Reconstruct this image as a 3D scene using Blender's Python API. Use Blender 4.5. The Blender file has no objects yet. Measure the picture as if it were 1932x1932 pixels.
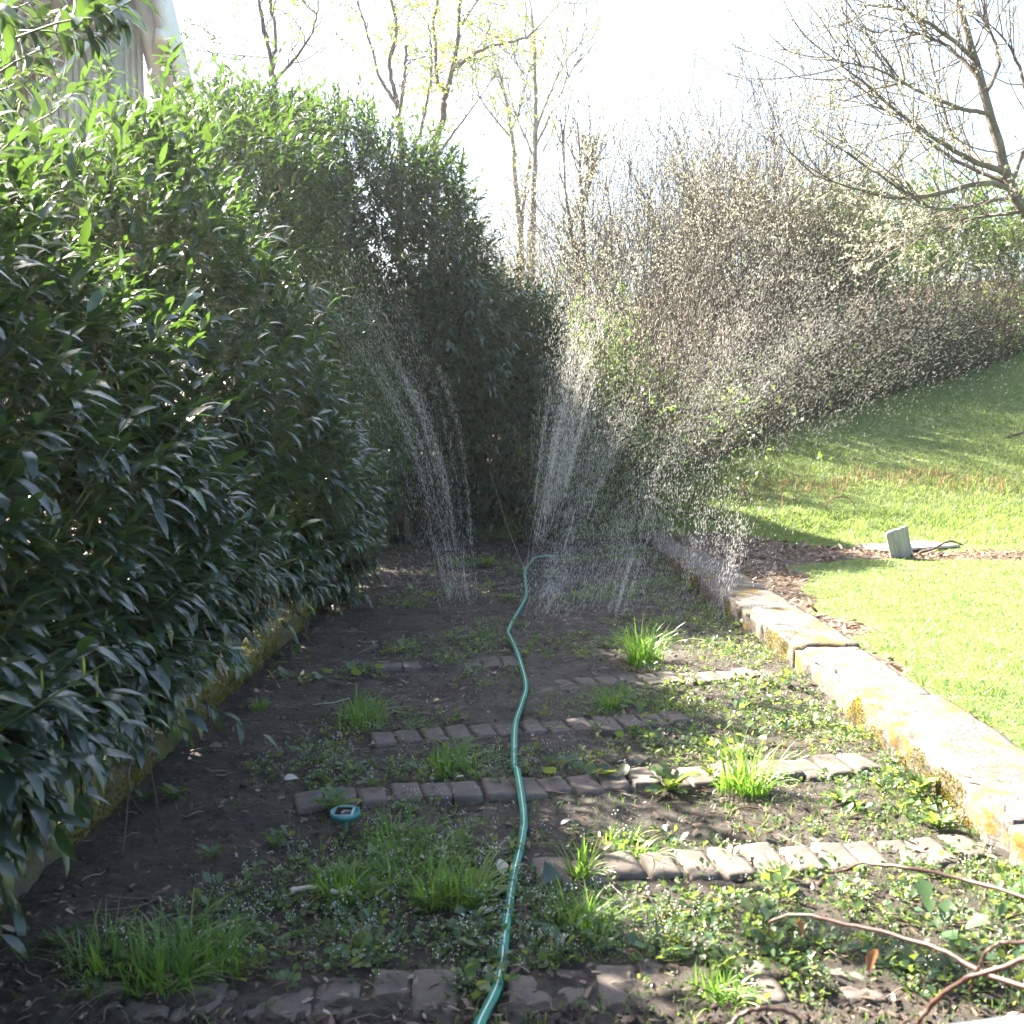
import bpy, math
import numpy as np
from mathutils import Matrix, Vector
R = math.radians
rng = np.random.default_rng(11)
S = bpy.context.scene
COL = S.collection

# ------------------------------------------------------------------ camera
FPX = 2050.0                      # focal length in pixels of a 1932 px wide frame
CAMH = 1.35
PITCH = math.atan(176 / FPX)
YAW = math.atan(14 / FPX)
cam = bpy.data.cameras.new('camera')
cam.sensor_width = 36.0
cam.lens = 36.0 * FPX / 1932
cam.clip_start = 0.05
cam.clip_end = 2000
cam.dof.use_dof = True
cam.dof.focus_distance = 7.0
cam.dof.aperture_fstop = 6.3
cam_o = bpy.data.objects.new('camera', cam)
COL.objects.link(cam_o)
cam_o.location = (0, 0, CAMH)
cam_o.rotation_euler = (math.pi / 2 - PITCH, 0, YAW)
S.camera = cam_o

# ------------------------------------------------------------------ sky and sun
SUN_EL, SUN_LEFT = R(42), R(57)   # elevation, degrees to the left of the view axis (+Y)
sdir = Vector((-math.sin(SUN_LEFT) * math.cos(SUN_EL), math.cos(SUN_LEFT) * math.cos(SUN_EL), math.sin(SUN_EL)))
W = bpy.data.worlds.new('World')
S.world = W
W.use_nodes = True
wn = W.node_tree.nodes
sky = wn.new('ShaderNodeTexSky')
sky.sky_type = 'NISHITA'
sky.sun_disc = False
sky.sun_elevation = SUN_EL
sky.sun_rotation = -SUN_LEFT
sky.air_density = 1.0
sky.dust_density = 3.0
sky.ozone_density = 0.5
wn['Background'].inputs['Strength'].default_value = 0.052
W.node_tree.links.new(sky.outputs['Color'], wn['Background'].inputs['Color'])
sl = bpy.data.lights.new('sun', 'SUN')
sl.energy = 5.0
sl.angle = R(0.55)
sl.color = (1.0, 0.915, 0.77)
sun = bpy.data.objects.new('sun', sl)
COL.objects.link(sun)
sun.rotation_euler = sdir.to_track_quat('Z', 'Y').to_euler()
sun.location = (-10, 15, 14)
S.view_settings.view_transform = 'Standard'
S.view_settings.look = 'None'
S.view_settings.gamma = 1.0
S.view_settings.use_curve_mapping = False
S.view_settings.exposure = 3.4
S.render.engine = 'CYCLES'
S.cycles.max_bounces = 5
S.cycles.diffuse_bounces = 2
S.cycles.glossy_bounces = 2
S.cycles.transmission_bounces = 4
S.cycles.transparent_max_bounces = 4
S.cycles.volume_bounces = 0
S.cycles.sample_clamp_indirect = 6.0
S.cycles.use_denoising = True
S.cycles.use_adaptive_sampling = True
S.cycles.adaptive_threshold = 0.02
S.cycles.caustics_reflective = False
S.cycles.caustics_refractive = False


# ------------------------------------------------------------------ helpers
def ray(px, py):
    """direction of a pixel of the 1932 px photograph, used to find where things stand"""
    v = Vector(((px - 966) / FPX, (966 - py) / FPX, -1.0))
    return cam_o.rotation_euler.to_matrix() @ v


def at(px, py, Y):
    d = ray(px, py)
    return np.array((0, 0, CAMH)) + np.array(d) * (Y / d.y)


def gp(px, py, z=0.0):
    d = ray(px, py)
    return np.array((0, 0, CAMH)) + np.array(d) * ((z - CAMH) / d.z)


def noise3(p, f=1.0, seed=0.0):
    """cheap smooth pseudo noise in about -1..1"""
    x, y, z = p[..., 0] * f + seed, p[..., 1] * f - seed * 1.7, p[..., 2] * f + seed * 0.6
    return (np.sin(x * 1.7 + 1.3 * np.sin(y * 1.1 + z)) + np.sin(y * 1.9 + 1.1 * np.sin(z * 1.3 + x * .7))
            + np.sin(z * 2.1 + 1.2 * np.sin(x * 1.2 - y * .8))) / 3.0


def noise2(x, y, f=1.0, seed=0.0):
    return noise3(np.stack([np.asarray(x, float), np.asarray(y, float), np.zeros_like(np.asarray(x, float))], -1), f, seed)


def smooth01(t):
    t = np.clip(t, 0, 1)
    return t * t * (3 - 2 * t)


def norm(v):
    v = np.asarray(v, float)
    return v / np.maximum(np.linalg.norm(v, axis=-1, keepdims=True), 1e-9)


def build(name, V, F, mats, parent=None, rnd=None, smooth=False, midx=None):
    """F: list of int arrays (n,3) or (n,4); midx: list of material indices, one per array"""
    me = bpy.data.meshes.new(name)
    V = np.asarray(V, np.float32).reshape(-1, 3)
    F = [np.asarray(f, np.int32) for f in F if len(f)]
    loops = np.concatenate([f.ravel() for f in F])
    sizes = np.concatenate([np.full(len(f), f.shape[1], np.int32) for f in F])
    starts = np.concatenate([[0], np.cumsum(sizes)[:-1]]).astype(np.int32)
    me.vertices.add(len(V))
    me.vertices.foreach_set('co', V.ravel())
    me.loops.add(len(loops))
    me.loops.foreach_set('vertex_index', loops)
    me.polygons.add(len(sizes))
    me.polygons.foreach_set('loop_start', starts)
    me.polygons.foreach_set('loop_total', sizes)
    if not isinstance(mats, (list, tuple)):
        mats = [mats]
    for m in mats:
        me.materials.append(m)
    if midx is not None:
        me.polygons.foreach_set('material_index', np.concatenate([np.full(len(f), i, np.int32) for f, i in zip(F, midx)]))
    if smooth:
        me.polygons.foreach_set('use_smooth', np.ones(len(sizes), bool))
    if rnd is not None:
        a = me.attributes.new('rnd', 'FLOAT', 'POINT')
        a.data.foreach_set('value', np.asarray(rnd, np.float32))
    me.update()
    me.validate()
    o = bpy.data.objects.new(name, me)
    COL.objects.link(o)
    if parent is not None:
        o.parent = parent
    return o


def obj_from(name, me, parent=None, matrix=None):
    o = bpy.data.objects.new(name, me)
    COL.objects.link(o)
    if parent is not None:
        o.parent = parent
    if matrix is not None:
        o.matrix_local = matrix
    return o


def thing(name, label, cat, loc=(0, 0, 0), group=None, rotz=0.0):
    o = bpy.data.objects.new(name, None)
    o.empty_display_size = 0.1
    COL.objects.link(o)
    o.location = [float(c) for c in loc]
    o.rotation_euler = (0, 0, rotz)
    return tag(o, label, cat, group)


def tag(o, label=None, cat=None, group=None, kind=None):
    if label: o['label'] = label
    if cat: o['category'] = cat
    if group: o['group'] = group
    if kind: o['kind'] = kind
    return o


def frames(along, up):
    """rotation matrices with columns side, along, normal"""
    y = norm(along)
    x = norm(np.cross(y, up))
    z = np.cross(x, y)
    return np.stack([x, y, z], axis=-1)


def scatter(TV, TF, Rm, T, sc):
    """copies of one template: TV (k,3); TF list of arrays; Rm (n,3,3); T (n,3); sc (n,) or (n,3)"""
    n, k = len(T), len(TV)
    sc = np.asarray(sc, float)
    if sc.ndim == 1:
        sc = sc[:, None].repeat(3, 1)
    V = np.einsum('nij,nkj->nki', Rm, TV[None] * sc[:, None, :]) + T[:, None, :]
    off = (np.arange(n) * k)[:, None, None]
    F = [(f[None] + off).reshape(-1, f.shape[1]) for f in TF]
    return V.reshape(-1, 3), F


class Bag:
    def __init__(s):
        s.V, s.F, s.M, s.r, s.n = [], [], [], [], 0

    def add(s, V, F, mi=0, r=0.5):
        V = np.asarray(V, float).reshape(-1, 3)
        s.V.append(V)
        for f in F:
            s.F.append(np.asarray(f) + s.n)
            s.M.append(mi)
        s.r.append(np.broadcast_to(np.asarray(r, float), (len(V),)))
        s.n += len(V)

    def make(s, name, mats, parent=None, smooth=False):
        return build(name, np.concatenate(s.V), s.F, mats, parent, np.concatenate(s.r), smooth, s.M)


def tube(P, rad, sides=5, cap=True):
    P = np.asarray(P, float)
    n = len(P)
    rad = np.broadcast_to(np.asarray(rad, float), (n,))
    t = np.gradient(P, axis=0)
    t = norm(t)
    ref = np.array((0.31, 0.2, 0.93)) if abs(t[0][2]) < .8 else np.array((0.9, .3, .1))
    a = norm(np.cross(t, ref))
    b = np.cross(t, a)
    ang = np.arange(sides) * 2 * math.pi / sides
    V = P[:, None] + rad[:, None, None] * (np.cos(ang)[None, :, None] * a[:, None] + np.sin(ang)[None, :, None] * b[:, None])
    i = np.arange(n - 1)[:, None] * sides
    j = np.arange(sides)[None]
    q = np.stack([i + j, i + (j + 1) % sides, i + sides + (j + 1) % sides, i + sides + j], -1).reshape(-1, 4)
    V = V.reshape(-1, 3)
    F = [q]
    if cap:
        V = np.concatenate([V, P[:1], P[-1:]])
        c0, c1 = n * sides, n * sides + 1
        jj = np.arange(sides)
        t0 = np.stack([np.full(sides, c0), (jj + 1) % sides, jj], -1)
        t1 = np.stack([np.full(sides, c1), (n - 1) * sides + jj, (n - 1) * sides + (jj + 1) % sides], -1)
        F.append(np.concatenate([t0, t1]))
    return V, F


def tubes_bag(bag, lines, mi=0, sides=4, cap=False, r=None):
    """lines of equal point count are done together: lines (n,m,3), rads (n,m)"""
    P, rad = lines
    n, m = P.shape[:2]
    if n == 0: return
    t = np.gradient(P, axis=1)
    t = norm(t)
    ref = np.where(np.abs(t[:, :, 2:3]) < .8, np.array((0.31, 0.2, 0.93)), np.array((0.9, .3, .1)))
    a = norm(np.cross(t, ref))
    b = np.cross(t, a)
    ang = np.arange(sides) * 2 * math.pi / sides
    V = P[:, :, None] + rad[:, :, None, None] * (np.cos(ang)[:, None] * a[:, :, None] + np.sin(ang)[:, None] * b[:, :, None])
    i = np.arange(m - 1)[:, None] * sides
    j = np.arange(sides)[None]
    q = np.stack([i + j, i + (j + 1) % sides, i + sides + (j + 1) % sides, i + sides + j], -1).reshape(-1, 4)
    Q = (q[None] + (np.arange(n) * m * sides)[:, None, None]).reshape(-1, 4)
    rr = np.repeat(r, m * sides) if r is not None else 0.5
    bag.add(V.reshape(-1, 3), [Q], mi, rr)


def spline(P, n):
    """Catmull-Rom through the points"""
    P = np.asarray(P, float)
    Q = np.concatenate([[2 * P[0] - P[1]], P, [2 * P[-1] - P[-2]]])
    out = []
    u = np.linspace(0, len(P) - 1, n)
    for s in u:
        i = min(int(s), len(P) - 2)
        f = s - i
        a, b, c, d = Q[i], Q[i + 1], Q[i + 2], Q[i + 3]
        out.append(.5 * ((2 * b) + (c - a) * f + (2 * a - 5 * b + 4 * c - d) * f * f + (3 * b - a - 3 * c + d) * f ** 3))
    return np.array(out)


def boxmesh(sx, sy, sz, bev=0.0, div=(1, 1, 1), jitter=0.0, seed=0.0):
    """box centred in x and y, from z=0 up, subdivided, with rounded edges and uneven faces"""
    nx, ny, nz = div
    vs, fs, idx = [], [], {}
    def vid(i, j, k):
        key = (i, j, k)
        if key not in idx:
            idx[key] = len(vs)
            vs.append((-sx / 2 + sx * i / nx, -sy / 2 + sy * j / ny, sz * k / nz))
        return idx[key]
    for i in range(nx):
        for j in range(ny):
            fs.append([vid(i, j, 0), vid(i, j + 1, 0), vid(i + 1, j + 1, 0), vid(i + 1, j, 0)])
            fs.append([vid(i, j, nz), vid(i + 1, j, nz), vid(i + 1, j + 1, nz), vid(i, j + 1, nz)])
    for i in range(nx):
        for k in range(nz):
            fs.append([vid(i, 0, k), vid(i + 1, 0, k), vid(i + 1, 0, k + 1), vid(i, 0, k + 1)])
            fs.append([vid(i, ny, k), vid(i, ny, k + 1), vid(i + 1, ny, k + 1), vid(i + 1, ny, k)])
    for j in range(ny):
        for k in range(nz):
            fs.append([vid(0, j, k), vid(0, j, k + 1), vid(0, j + 1, k + 1), vid(0, j + 1, k)])
            fs.append([vid(nx, j, k), vid(nx, j + 1, k), vid(nx, j + 1, k + 1), vid(nx, j, k + 1)])
    V = np.array(vs)
    if bev > 0:
        h = np.array((sx / 2, sy / 2, sz / 2))
        c = V - np.array((0, 0, sz / 2))
        inner = np.clip(c, -(h - bev), h - bev)
        d = c - inner
        L = np.linalg.norm(d, axis=1, keepdims=True)
        V = inner + np.where(L > 1e-9, d / np.maximum(L, 1e-9) * bev, 0) + np.array((0, 0, sz / 2))
    if jitter > 0:
        for f, a in ((9, 1), (23, .6), (51, .4)):
            V = V + jitter * a * np.stack([noise3(V, f, seed + s) for s in (1.3, 4.7, 8.1)], -1)
    return V, [np.array(fs)]


# ------------------------------------------------------------------ materials
def newmat(name):
    m = bpy.data.materials.new(name)
    m.use_nodes = True
    nt = m.node_tree
    return m, nt, nt.nodes['Principled BSDF'], nt.nodes['Material Output']


def ramp(nt, fac, stops):
    r = nt.nodes.new('ShaderNodeValToRGB')
    e = r.color_ramp.elements
    while len(e) < len(stops):
        e.new(0.5)
    for el, (p, c) in zip(e, stops):
        el.position = p
        el.color = (*c, 1) if len(c) == 3 else c
    if fac is not None:
        nt.links.new(fac, r.inputs['Fac'])
    return r.outputs['Color']


def attr(nt, name='rnd'):
    a = nt.nodes.new('ShaderNodeAttribute')
    a.attribute_name = name
    return a.outputs['Fac']


def tnoise(nt, scale, detail=4, rough=.6, coord='Object'):
    tc = nt.nodes.new('ShaderNodeTexCoord')
    n = nt.nodes.new('ShaderNodeTexNoise')
    n.inputs['Scale'].default_value = scale
    n.inputs['Detail'].default_value = detail
    n.inputs['Roughness'].default_value = rough
    nt.links.new(tc.outputs[coord], n.inputs['Vector'])
    return n.outputs['Fac']


def bump(nt, h, bsdf, strength=.5, dist=.01):
    b = nt.nodes.new('ShaderNodeBump')
    b.inputs['Strength'].default_value = strength
    b.inputs['Distance'].default_value = dist
    nt.links.new(h, b.inputs['Height'])
    nt.links.new(b.outputs['Normal'], bsdf.inputs['Normal'])


def mixc(nt, fac, a, b, mode='MIX'):
    m = nt.nodes.new('ShaderNodeMix')
    m.data_type = 'RGBA'
    m.blend_type = mode
    for sock, v in ((m.inputs[0], fac), (m.inputs[6], a), (m.inputs[7], b)):
        if hasattr(v, 'is_output'):
            nt.links.new(v, sock)
        elif isinstance(v, (int, float)):
            sock.default_value = v
        else:
            sock.default_value = (*v, 1)
    return m.outputs[2]


def leafmat(name, stops, rough=.4, trans=(.2, .4, .03), tf=.3, spec=.5, varnoise=0):
    m, nt, b, out = newmat(name)
    c = ramp(nt, attr(nt), stops)
    if varnoise:
        c = mixc(nt, ramp(nt, tnoise(nt, varnoise, 2), [(.35, (0, 0, 0)), (.7, (.6, .6, .6))]), c, trans)
    nt.links.new(c, b.inputs['Base Color'])
    b.inputs['Roughness'].default_value = rough
    b.inputs['Specular IOR Level'].default_value = spec
    t = nt.nodes.new('ShaderNodeBsdfTranslucent')
    t.inputs['Color'].default_value = (*trans, 1)
    mx = nt.nodes.new('ShaderNodeMixShader')
    mx.inputs[0].default_value = tf
    nt.links.new(b.outputs[0], mx.inputs[1])
    nt.links.new(t.outputs[0], mx.inputs[2])
    nt.links.new(mx.outputs[0], out.inputs['Surface'])
    return m


def plainmat(name, stops, scale=8, rough=.7, bstr=.4, bdist=.01, spec=.5, use_attr=False, detail=5, bscale=None):
    m, nt, b, out = newmat(name)
    n = tnoise(nt, scale, detail)
    c = ramp(nt, attr(nt) if use_attr else n, stops)
    nt.links.new(c, b.inputs['Base Color'])
    b.inputs['Roughness'].default_value = rough
    b.inputs['Specular IOR Level'].default_value = spec
    if bstr > 0:
        bump(nt, tnoise(nt, bscale or scale * 3, 6, .7), b, bstr, bdist)
    return m


M = {}
M['laurel'] = leafmat('laurel_leaf', [(0, (.007, .021, .014)), (.45, (.014, .036, .019)), (.8, (.045, .10, .028)), (1, (.12, .20, .045))],
                      rough=.42, trans=(.15, .28, .035), tf=.19, spec=.4)
_b = M['laurel'].node_tree.nodes['Principled BSDF']
_b.inputs['Coat Weight'].default_value = .6
_b.inputs['Coat Roughness'].default_value = .13
_b.inputs['Coat IOR'].default_value = 1.6
M['laurel_bud'] = leafmat('laurel_bud', [(0, (.16, .22, .05)), (1, (.28, .32, .08))], rough=.6, trans=(.4, .5, .1), tf=.3)
M['twig'] = plainmat('twig_bark', [(.3, (.05, .036, .026)), (.7, (.13, .095, .07))], 14, .8, .4)
M['greentwig'] = plainmat('green_twig', [(.3, (.06, .09, .03)), (.7, (.12, .14, .05))], 20, .6, 0)
M['bark'] = plainmat('grey_brown_bark', [(.3, (.07, .055, .045)), (.55, (.14, .115, .095)), (.75, (.2, .18, .15))], 5, .85, .7, .03)
M['palebark'] = plainmat('pale_bark', [(.3, (.14, .125, .10)), (.7, (.26, .24, .19))], 4, .8, .5, .02)
M['budleaf'] = leafmat('spring_bud_leaf', [(0, (.14, .22, .04)), (1, (.30, .36, .09))], .5, (.45, .6, .08), .45)
M['blossom'] = leafmat('pale_blossom', [(0, (.34, .35, .25)), (.5, (.46, .46, .36)), (1, (.54, .50, .34))], .7, (.5, .5, .36), .38)
M['bramble'] = leafmat('bramble_leaf', [(0, (.018, .038, .016)), (.6, (.045, .085, .028)), (.9, (.10, .15, .04)), (1, (.13, .07, .04))], .42, (.22, .36, .05), .3)
M['cane'] = plainmat('bramble_cane', [(.3, (.03, .013, .011)), (.7, (.075, .034, .026))], 18, .5, .2, .004)
M['grass'] = leafmat('grass_blade', [(0, (.035, .085, .014)), (.55, (.065, .14, .02)), (.85, (.11, .19, .035)), (1, (.26, .24, .10))], .38, (.26, .5, .05), .42)
M['lawn'] = leafmat('lawn_blade', [(0, (.045, .085, .022)), (.6, (.10, .155, .04)), (.9, (.16, .20, .065)), (1, (.26, .24, .12))], .45, (.36, .48, .11), .42)
M['weed'] = leafmat('weed_leaf', [(0, (.03, .062, .036)), (.5, (.05, .095, .04)), (.85, (.09, .135, .04)), (1, (.16, .18, .05))], .36, (.34, .46, .08), .33)
M['flower'] = leafmat('small_white_flower', [(0, (.62, .62, .58)), (1, (.8, .8, .76))], .6, (.7, .7, .65), .3)
M['moss'] = leafmat('moss', [(0, (.06, .065, .008)), (.5, (.14, .115, .010)), (1, (.25, .19, .016))], .8, (.3, .25, .02), .25)
M['litter'] = leafmat('dead_leaf_litter', [(0, (.055, .035, .024)), (.5, (.14, .095, .065)), (.85, (.27, .21, .16)), (1, (.45, .40, .34))], .55, (.3, .18, .08), .15)
M['dryred'] = leafmat('dry_red_stem', [(0, (.20, .08, .045)), (1, (.36, .2, .11))], .6, (.4, .2, .1), .25)
M['clod'] = plainmat('soil_clod', [(.3, (.020, .012, .009)), (.7, (.062, .040, .030))], 22, .8, .9, .008)


def soil_material():
    m, nt, b, out = newmat('bed_soil')
    big = tnoise(nt, 1.6, 4)
    fine = tnoise(nt, 34, 8, .72)
    c = ramp(nt, fine, [(.32, (.007, .004, .003)), (.48, (.026, .015, .010)), (.60, (.065, .041, .029)), (.74, (.19, .14, .11))])
    c = mixc(nt, ramp(nt, big, [(.42, (0, 0, 0)), (.66, (.5, .5, .5))]), c, (.018, .022, .010))
    c = mixc(nt, ramp(nt, tnoise(nt, 11, 5), [(.35, (0, 0, 0)), (.7, (.6, .6, .6))]), c, (.011, .007, .005))
    nt.links.new(c, b.inputs['Base Color'])
    nt.links.new(ramp(nt, tnoise(nt, 5, 3), [(.35, (.45, .45, .45)), (.65, (.85, .85, .85))]), b.inputs['Roughness'])
    bump(nt, fine, b, 1.0, .02)
    return m


def ground_material():
    m, nt, b, out = newmat('lawn_ground')
    fine = tnoise(nt, 30, 7, .7)
    c = ramp(nt, fine, [(.3, (.06, .085, .024)), (.55, (.105, .145, .04)), (.8, (.15, .18, .06))])
    soil = ramp(nt, fine, [(.3, (.04, .027, .019)), (.6, (.11, .078, .056)), (.85, (.2, .15, .11))])
    a = attr(nt, 'rnd')
    edge = nt.nodes.new('ShaderNodeMath')
    edge.operation = 'ADD'
    nt.links.new(a, edge.inputs[0])
    n = nt.nodes.new('ShaderNodeMath')
    n.operation = 'MULTIPLY_ADD'
    nt.links.new(tnoise(nt, 7, 5), n.inputs[0])
    n.inputs[1].default_value = 1.0
    n.inputs[2].default_value = -.5
    nt.links.new(n.outputs[0], edge.inputs[1])
    c = mixc(nt, ramp(nt, edge.outputs[0], [(.4, (0, 0, 0)), (.6, (1, 1, 1))]), c, soil)
    nt.links.new(c, b.inputs['Base Color'])
    b.inputs['Roughness'].default_value = .9
    bump(nt, fine, b, .8, .02)
    return m


def concrete_material(name, mossamt, base=((.016, .013, .011), (.105, .092, .084), (.185, .168, .155))):
    m, nt, b, out = newmat(name)
    fine = tnoise(nt, 60, 8, .75)
    c = ramp(nt, fine, [(.38, base[0]), (.5, base[1]), (.66, base[2])])
    st = tnoise(nt, 3.0, 6, .65)
    c = mixc(nt, ramp(nt, st, [(.45, (0, 0, 0)), (.62, (.55, .55, .55))]), c, (.09, .075, .06))
    mo = tnoise(nt, 4.3, 9, .72)
    mossc = ramp(nt, fine, [(.3, (.065, .048, .008)), (.55, (.15, .10, .014)), (.8, (.22, .15, .025))])
    if name == 'mossy_kerb': mossc = ramp(nt, fine, [(.3, (.05, .055, .012)), (.7, (.12, .12, .022))])
    c = mixc(nt, ramp(nt, mo, [(mossamt, (0, 0, 0)), (mossamt + .07, (1, 1, 1))]), c, mossc)
    ge = nt.nodes.new('ShaderNodeNewGeometry')          # moss grows thick on the face towards the bed
    sx = nt.nodes.new('ShaderNodeSeparateXYZ')
    nt.links.new(ge.outputs['True Normal'], sx.inputs[0])
    mm = nt.nodes.new('ShaderNodeMath')
    mm.operation = 'MULTIPLY'
    nt.links.new(sx.outputs['X'], mm.inputs[0])
    mm.inputs[1].default_value = -1.0 if name == 'mossy_concrete' else 1.0
    m2 = nt.nodes.new('ShaderNodeMath')
    m2.operation = 'MULTIPLY'
    nt.links.new(mm.outputs[0], m2.inputs[0])
    nt.links.new(ramp(nt, tnoise(nt, 2.3, 9, .7), [(.50, (0, 0, 0)), (.66, (1, 1, 1))]), m2.inputs[1])
    face = ramp(nt, fine, [(.3, (.06, .045, .008)), (.55, (.15, .12, .012)), (.8, (.24, .20, .03))])
    if name == 'mossy_kerb': face = mossc
    c = mixc(nt, ramp(nt, m2.outputs[0], [(.3, (0, 0, 0)), (.8, (1, 1, 1))]), c, face)
    nt.links.new(c, b.inputs['Base Color'])
    b.inputs['Roughness'].default_value = .85
    bump(nt, fine, b, .9, .008)
    return m


M['soil'] = soil_material()
M['ground'] = ground_material()
M['concrete'] = concrete_material('mossy_concrete', .53)
M['kerb'] = concrete_material('mossy_kerb', .44, ((.03, .026, .02), (.07, .06, .05), (.11, .1, .085)))
M['brick'] = plainmat('weathered_paver', [(.25, (.035, .027, .023)), (.5, (.098, .080, .069)), (.8, (.165, .143, .126))], 7, .85, .7, .006, bscale=80)


def hmat(name, col, rough=.5, spec=.5):
    m, nt, b, out = newmat(name)
    n = tnoise(nt, 6, 5)
    d = tuple(c * .8 for c in col)
    nt.links.new(ramp(nt, n, [(.3, d), (.7, col)]), b.inputs['Base Color'])
    b.inputs['Roughness'].default_value = rough
    b.inputs['Specular IOR Level'].default_value = spec
    return m


# ------------------------------------------------------------------ terrain
WALL_H = 0.135


def wallx(y):            # bed-side foot of the concrete wall
    return 1.485 - .125 * smooth01((np.asarray(y, float) - 4.8) / 5.0)


def sp(t, k=1.2):
    return np.log1p(np.exp(np.clip(t * k, -40, 40))) / k


def H(x, y):
    """lawn level, then the bank that climbs behind the garden"""
    x = np.asarray(x, float)
    y = np.asarray(y, float)
    yy = np.minimum(y, 30)
    k = .325 * (.45 + .55 * smooth01((x + .5) / 5.0))
    z = .10 + k * sp(yy - 12.0) - k * sp(yy - 27, .8)
    z = z + .02 * noise2(x, y, .9, 2.0) + .012 * noise2(x, y, 2.7, 5.0)
    return z + .10 * smooth01((y - 13) / 5) * noise2(x, y, .8, 9)


def litter_mask(x, y):
    """1 where the lawn is bare: leaf litter strip across the lawn and along the wall"""
    x = np.asarray(x, float)
    y = np.asarray(y, float)
    w = .10 * noise2(x, y, 3, 1)
    cy = 10.0 - .05 * (x - 2) + .12 * noise2(x, x * 0, 1.4, 3)
    strip = smooth01(1 - np.abs(y - cy) / (.52 + 1.0 * np.exp(-(x - 1.9) ** 2 / .45) - .05 * (x - 2) + w) + .25) * smooth01((6.2 - x) / 1.4)
    along = smooth01((wallx(y) + .37 + .16 + .34 * smooth01((y - 5.2) / 3) * smooth01((10.2 - y) / 1) + 2.0 * w - .06 - x) / .2) * smooth01((11.5 - y) / 1.5)
    return np.maximum(strip, along)


def axis(segs):
    out = []
    for a, b, st in segs:
        out.append(np.arange(a, b, st))
    return np.unique(np.concatenate(out + [[segs[-1][1]]]))


gx = axis([(-160, -20, 14), (-20, -5, 1), (-5, -1.7, .4), (-1.7, -1.4, .1), (-1.4, 1.4, .4), (1.4, 6, .09), (6, 16, .35), (16, 30, 2), (30, 160, 13)])
gy = axis([(-60, -3, 6), (-3, 2, .5), (2, 13, .09), (13, 30, .45), (30, 50, 2), (50, 220, 17)])
X, Y = np.meshgrid(gx, gy)
Z = H(X, Y)
inbed = (X > -1.56) & (X < wallx(Y) + .20) & (Y < 11.9)
Z = np.where(inbed, -.22, Z)
n0, n1 = X.shape
idx = np.arange(n0 * n1).reshape(n0, n1)
Q = np.stack([idx[:-1, :-1], idx[:-1, 1:], idx[1:, 1:], idx[1:, :-1]], -1).reshape(-1, 4)
lm = np.where(X > 1.4, litter_mask(X, Y), 0)
lm = np.maximum(lm, smooth01((-1.2 - X) / .3))
lm = np.maximum(lm, .75 * smooth01((Y - (13.4 + .86 * (X - 1.5))) / 1.0))
tag(build('ground', np.stack([X, Y, Z], -1), [Q], M['ground'], None, lm.ravel(), True), kind='structure')

# soil of the bed
def bed_z(x, y):
    x = np.asarray(x, float)
    y = np.asarray(y, float)
    z = .012 * noise2(x, y, 2.2, 1) + .010 * noise2(x, y, 6, 3) + .008 * noise2(x, y, 17, 7) + .006 * noise2(x, y, 41, 9) + .004 * noise2(x, y, 83, 4)
    near = smooth01((2.46 - .06 * x - y) / .16)
    z = z + near * (.02 * noise2(x, y, 9, 4) + .020 * noise2(x, y, 23, 5) + .015 * noise2(x, y, 47, 5.5) + .010 * noise2(x, y, 95, 2.5) + .015)
    z = z + .03 * smooth01((y - 10.2) / 1.5) + .03 * smooth01((-1.0 - x) / .4)
    return z


def bed_x(s, y):
    return -1.50 + s * (wallx(y) + .12 + 1.50)


by = np.concatenate([np.arange(1.0, 1.8, .05), np.arange(1.8, 3.2, .013), np.arange(3.2, 6, .025), np.arange(6, 12.3, .06)])
bs = np.linspace(0, 1, 210)
SS, YY = np.meshgrid(bs, by)
XX = bed_x(SS, YY)
n0, n1 = XX.shape
idx = np.arange(n0 * n1).reshape(n0, n1)
Q = np.stack([idx[:-1, :-1], idx[:-1, 1:], idx[1:, 1:], idx[1:, :-1]], -1).reshape(-1, 4)
tag(build('bed_soil', np.stack([XX, YY, bed_z(XX, YY)], -1), [Q], M['soil'], None, None, True), kind='structure')

# ------------------------------------------------------------------ concrete wall on the right
wall = thing('concrete_wall', 'low mossy concrete retaining wall between weedy bed and sunny lawn', 'wall', (1.5, 2, 0))
MB = Bag()
secs = [(1.2, 3.23), (3.25, 4.74), (4.755, 5.78), (5.80, 7.42), (7.44, 9.35), (9.37, 12.0)]
for k, (a, b) in enumerate(secs):
    L = b - a
    wdt = .37 + .012 * math.sin(k * 2.1)
    hgt = .22 + WALL_H + (.0, .006, -.006, .007, 0, -.01)[k]
    V, F = boxmesh(wdt, L, hgt, .012, (14, int(L / .028), 12), .0062, k * 3.7)
    # worn, broken arris on the bed side
    top = (V[:, 2] > hgt - .05) & (V[:, 0] < -wdt / 2 + .06)
    V[top, 2] -= .016 * (noise3(V[top], 6, k) > .1) + .008 * (1 + noise3(V[top], 19, k))
    chip = (V[:, 0] < -wdt / 2 + .03)
    V[chip, 0] += .022 * (noise3(V[chip] * np.array((1, 1, .6)), 8, k + 3) > .15) + .007 * (1 + noise3(V[chip], 27, k))
    ym = (a + b) / 2
    V[:, 1] += ym
    V[:, 0] += wallx(V[:, 1]) + wdt / 2
    V[:, 2] += -.22
    V -= np.array(wall.location)
    build('wall_section', V, F, M['concrete'], wall, None, True)
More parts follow.
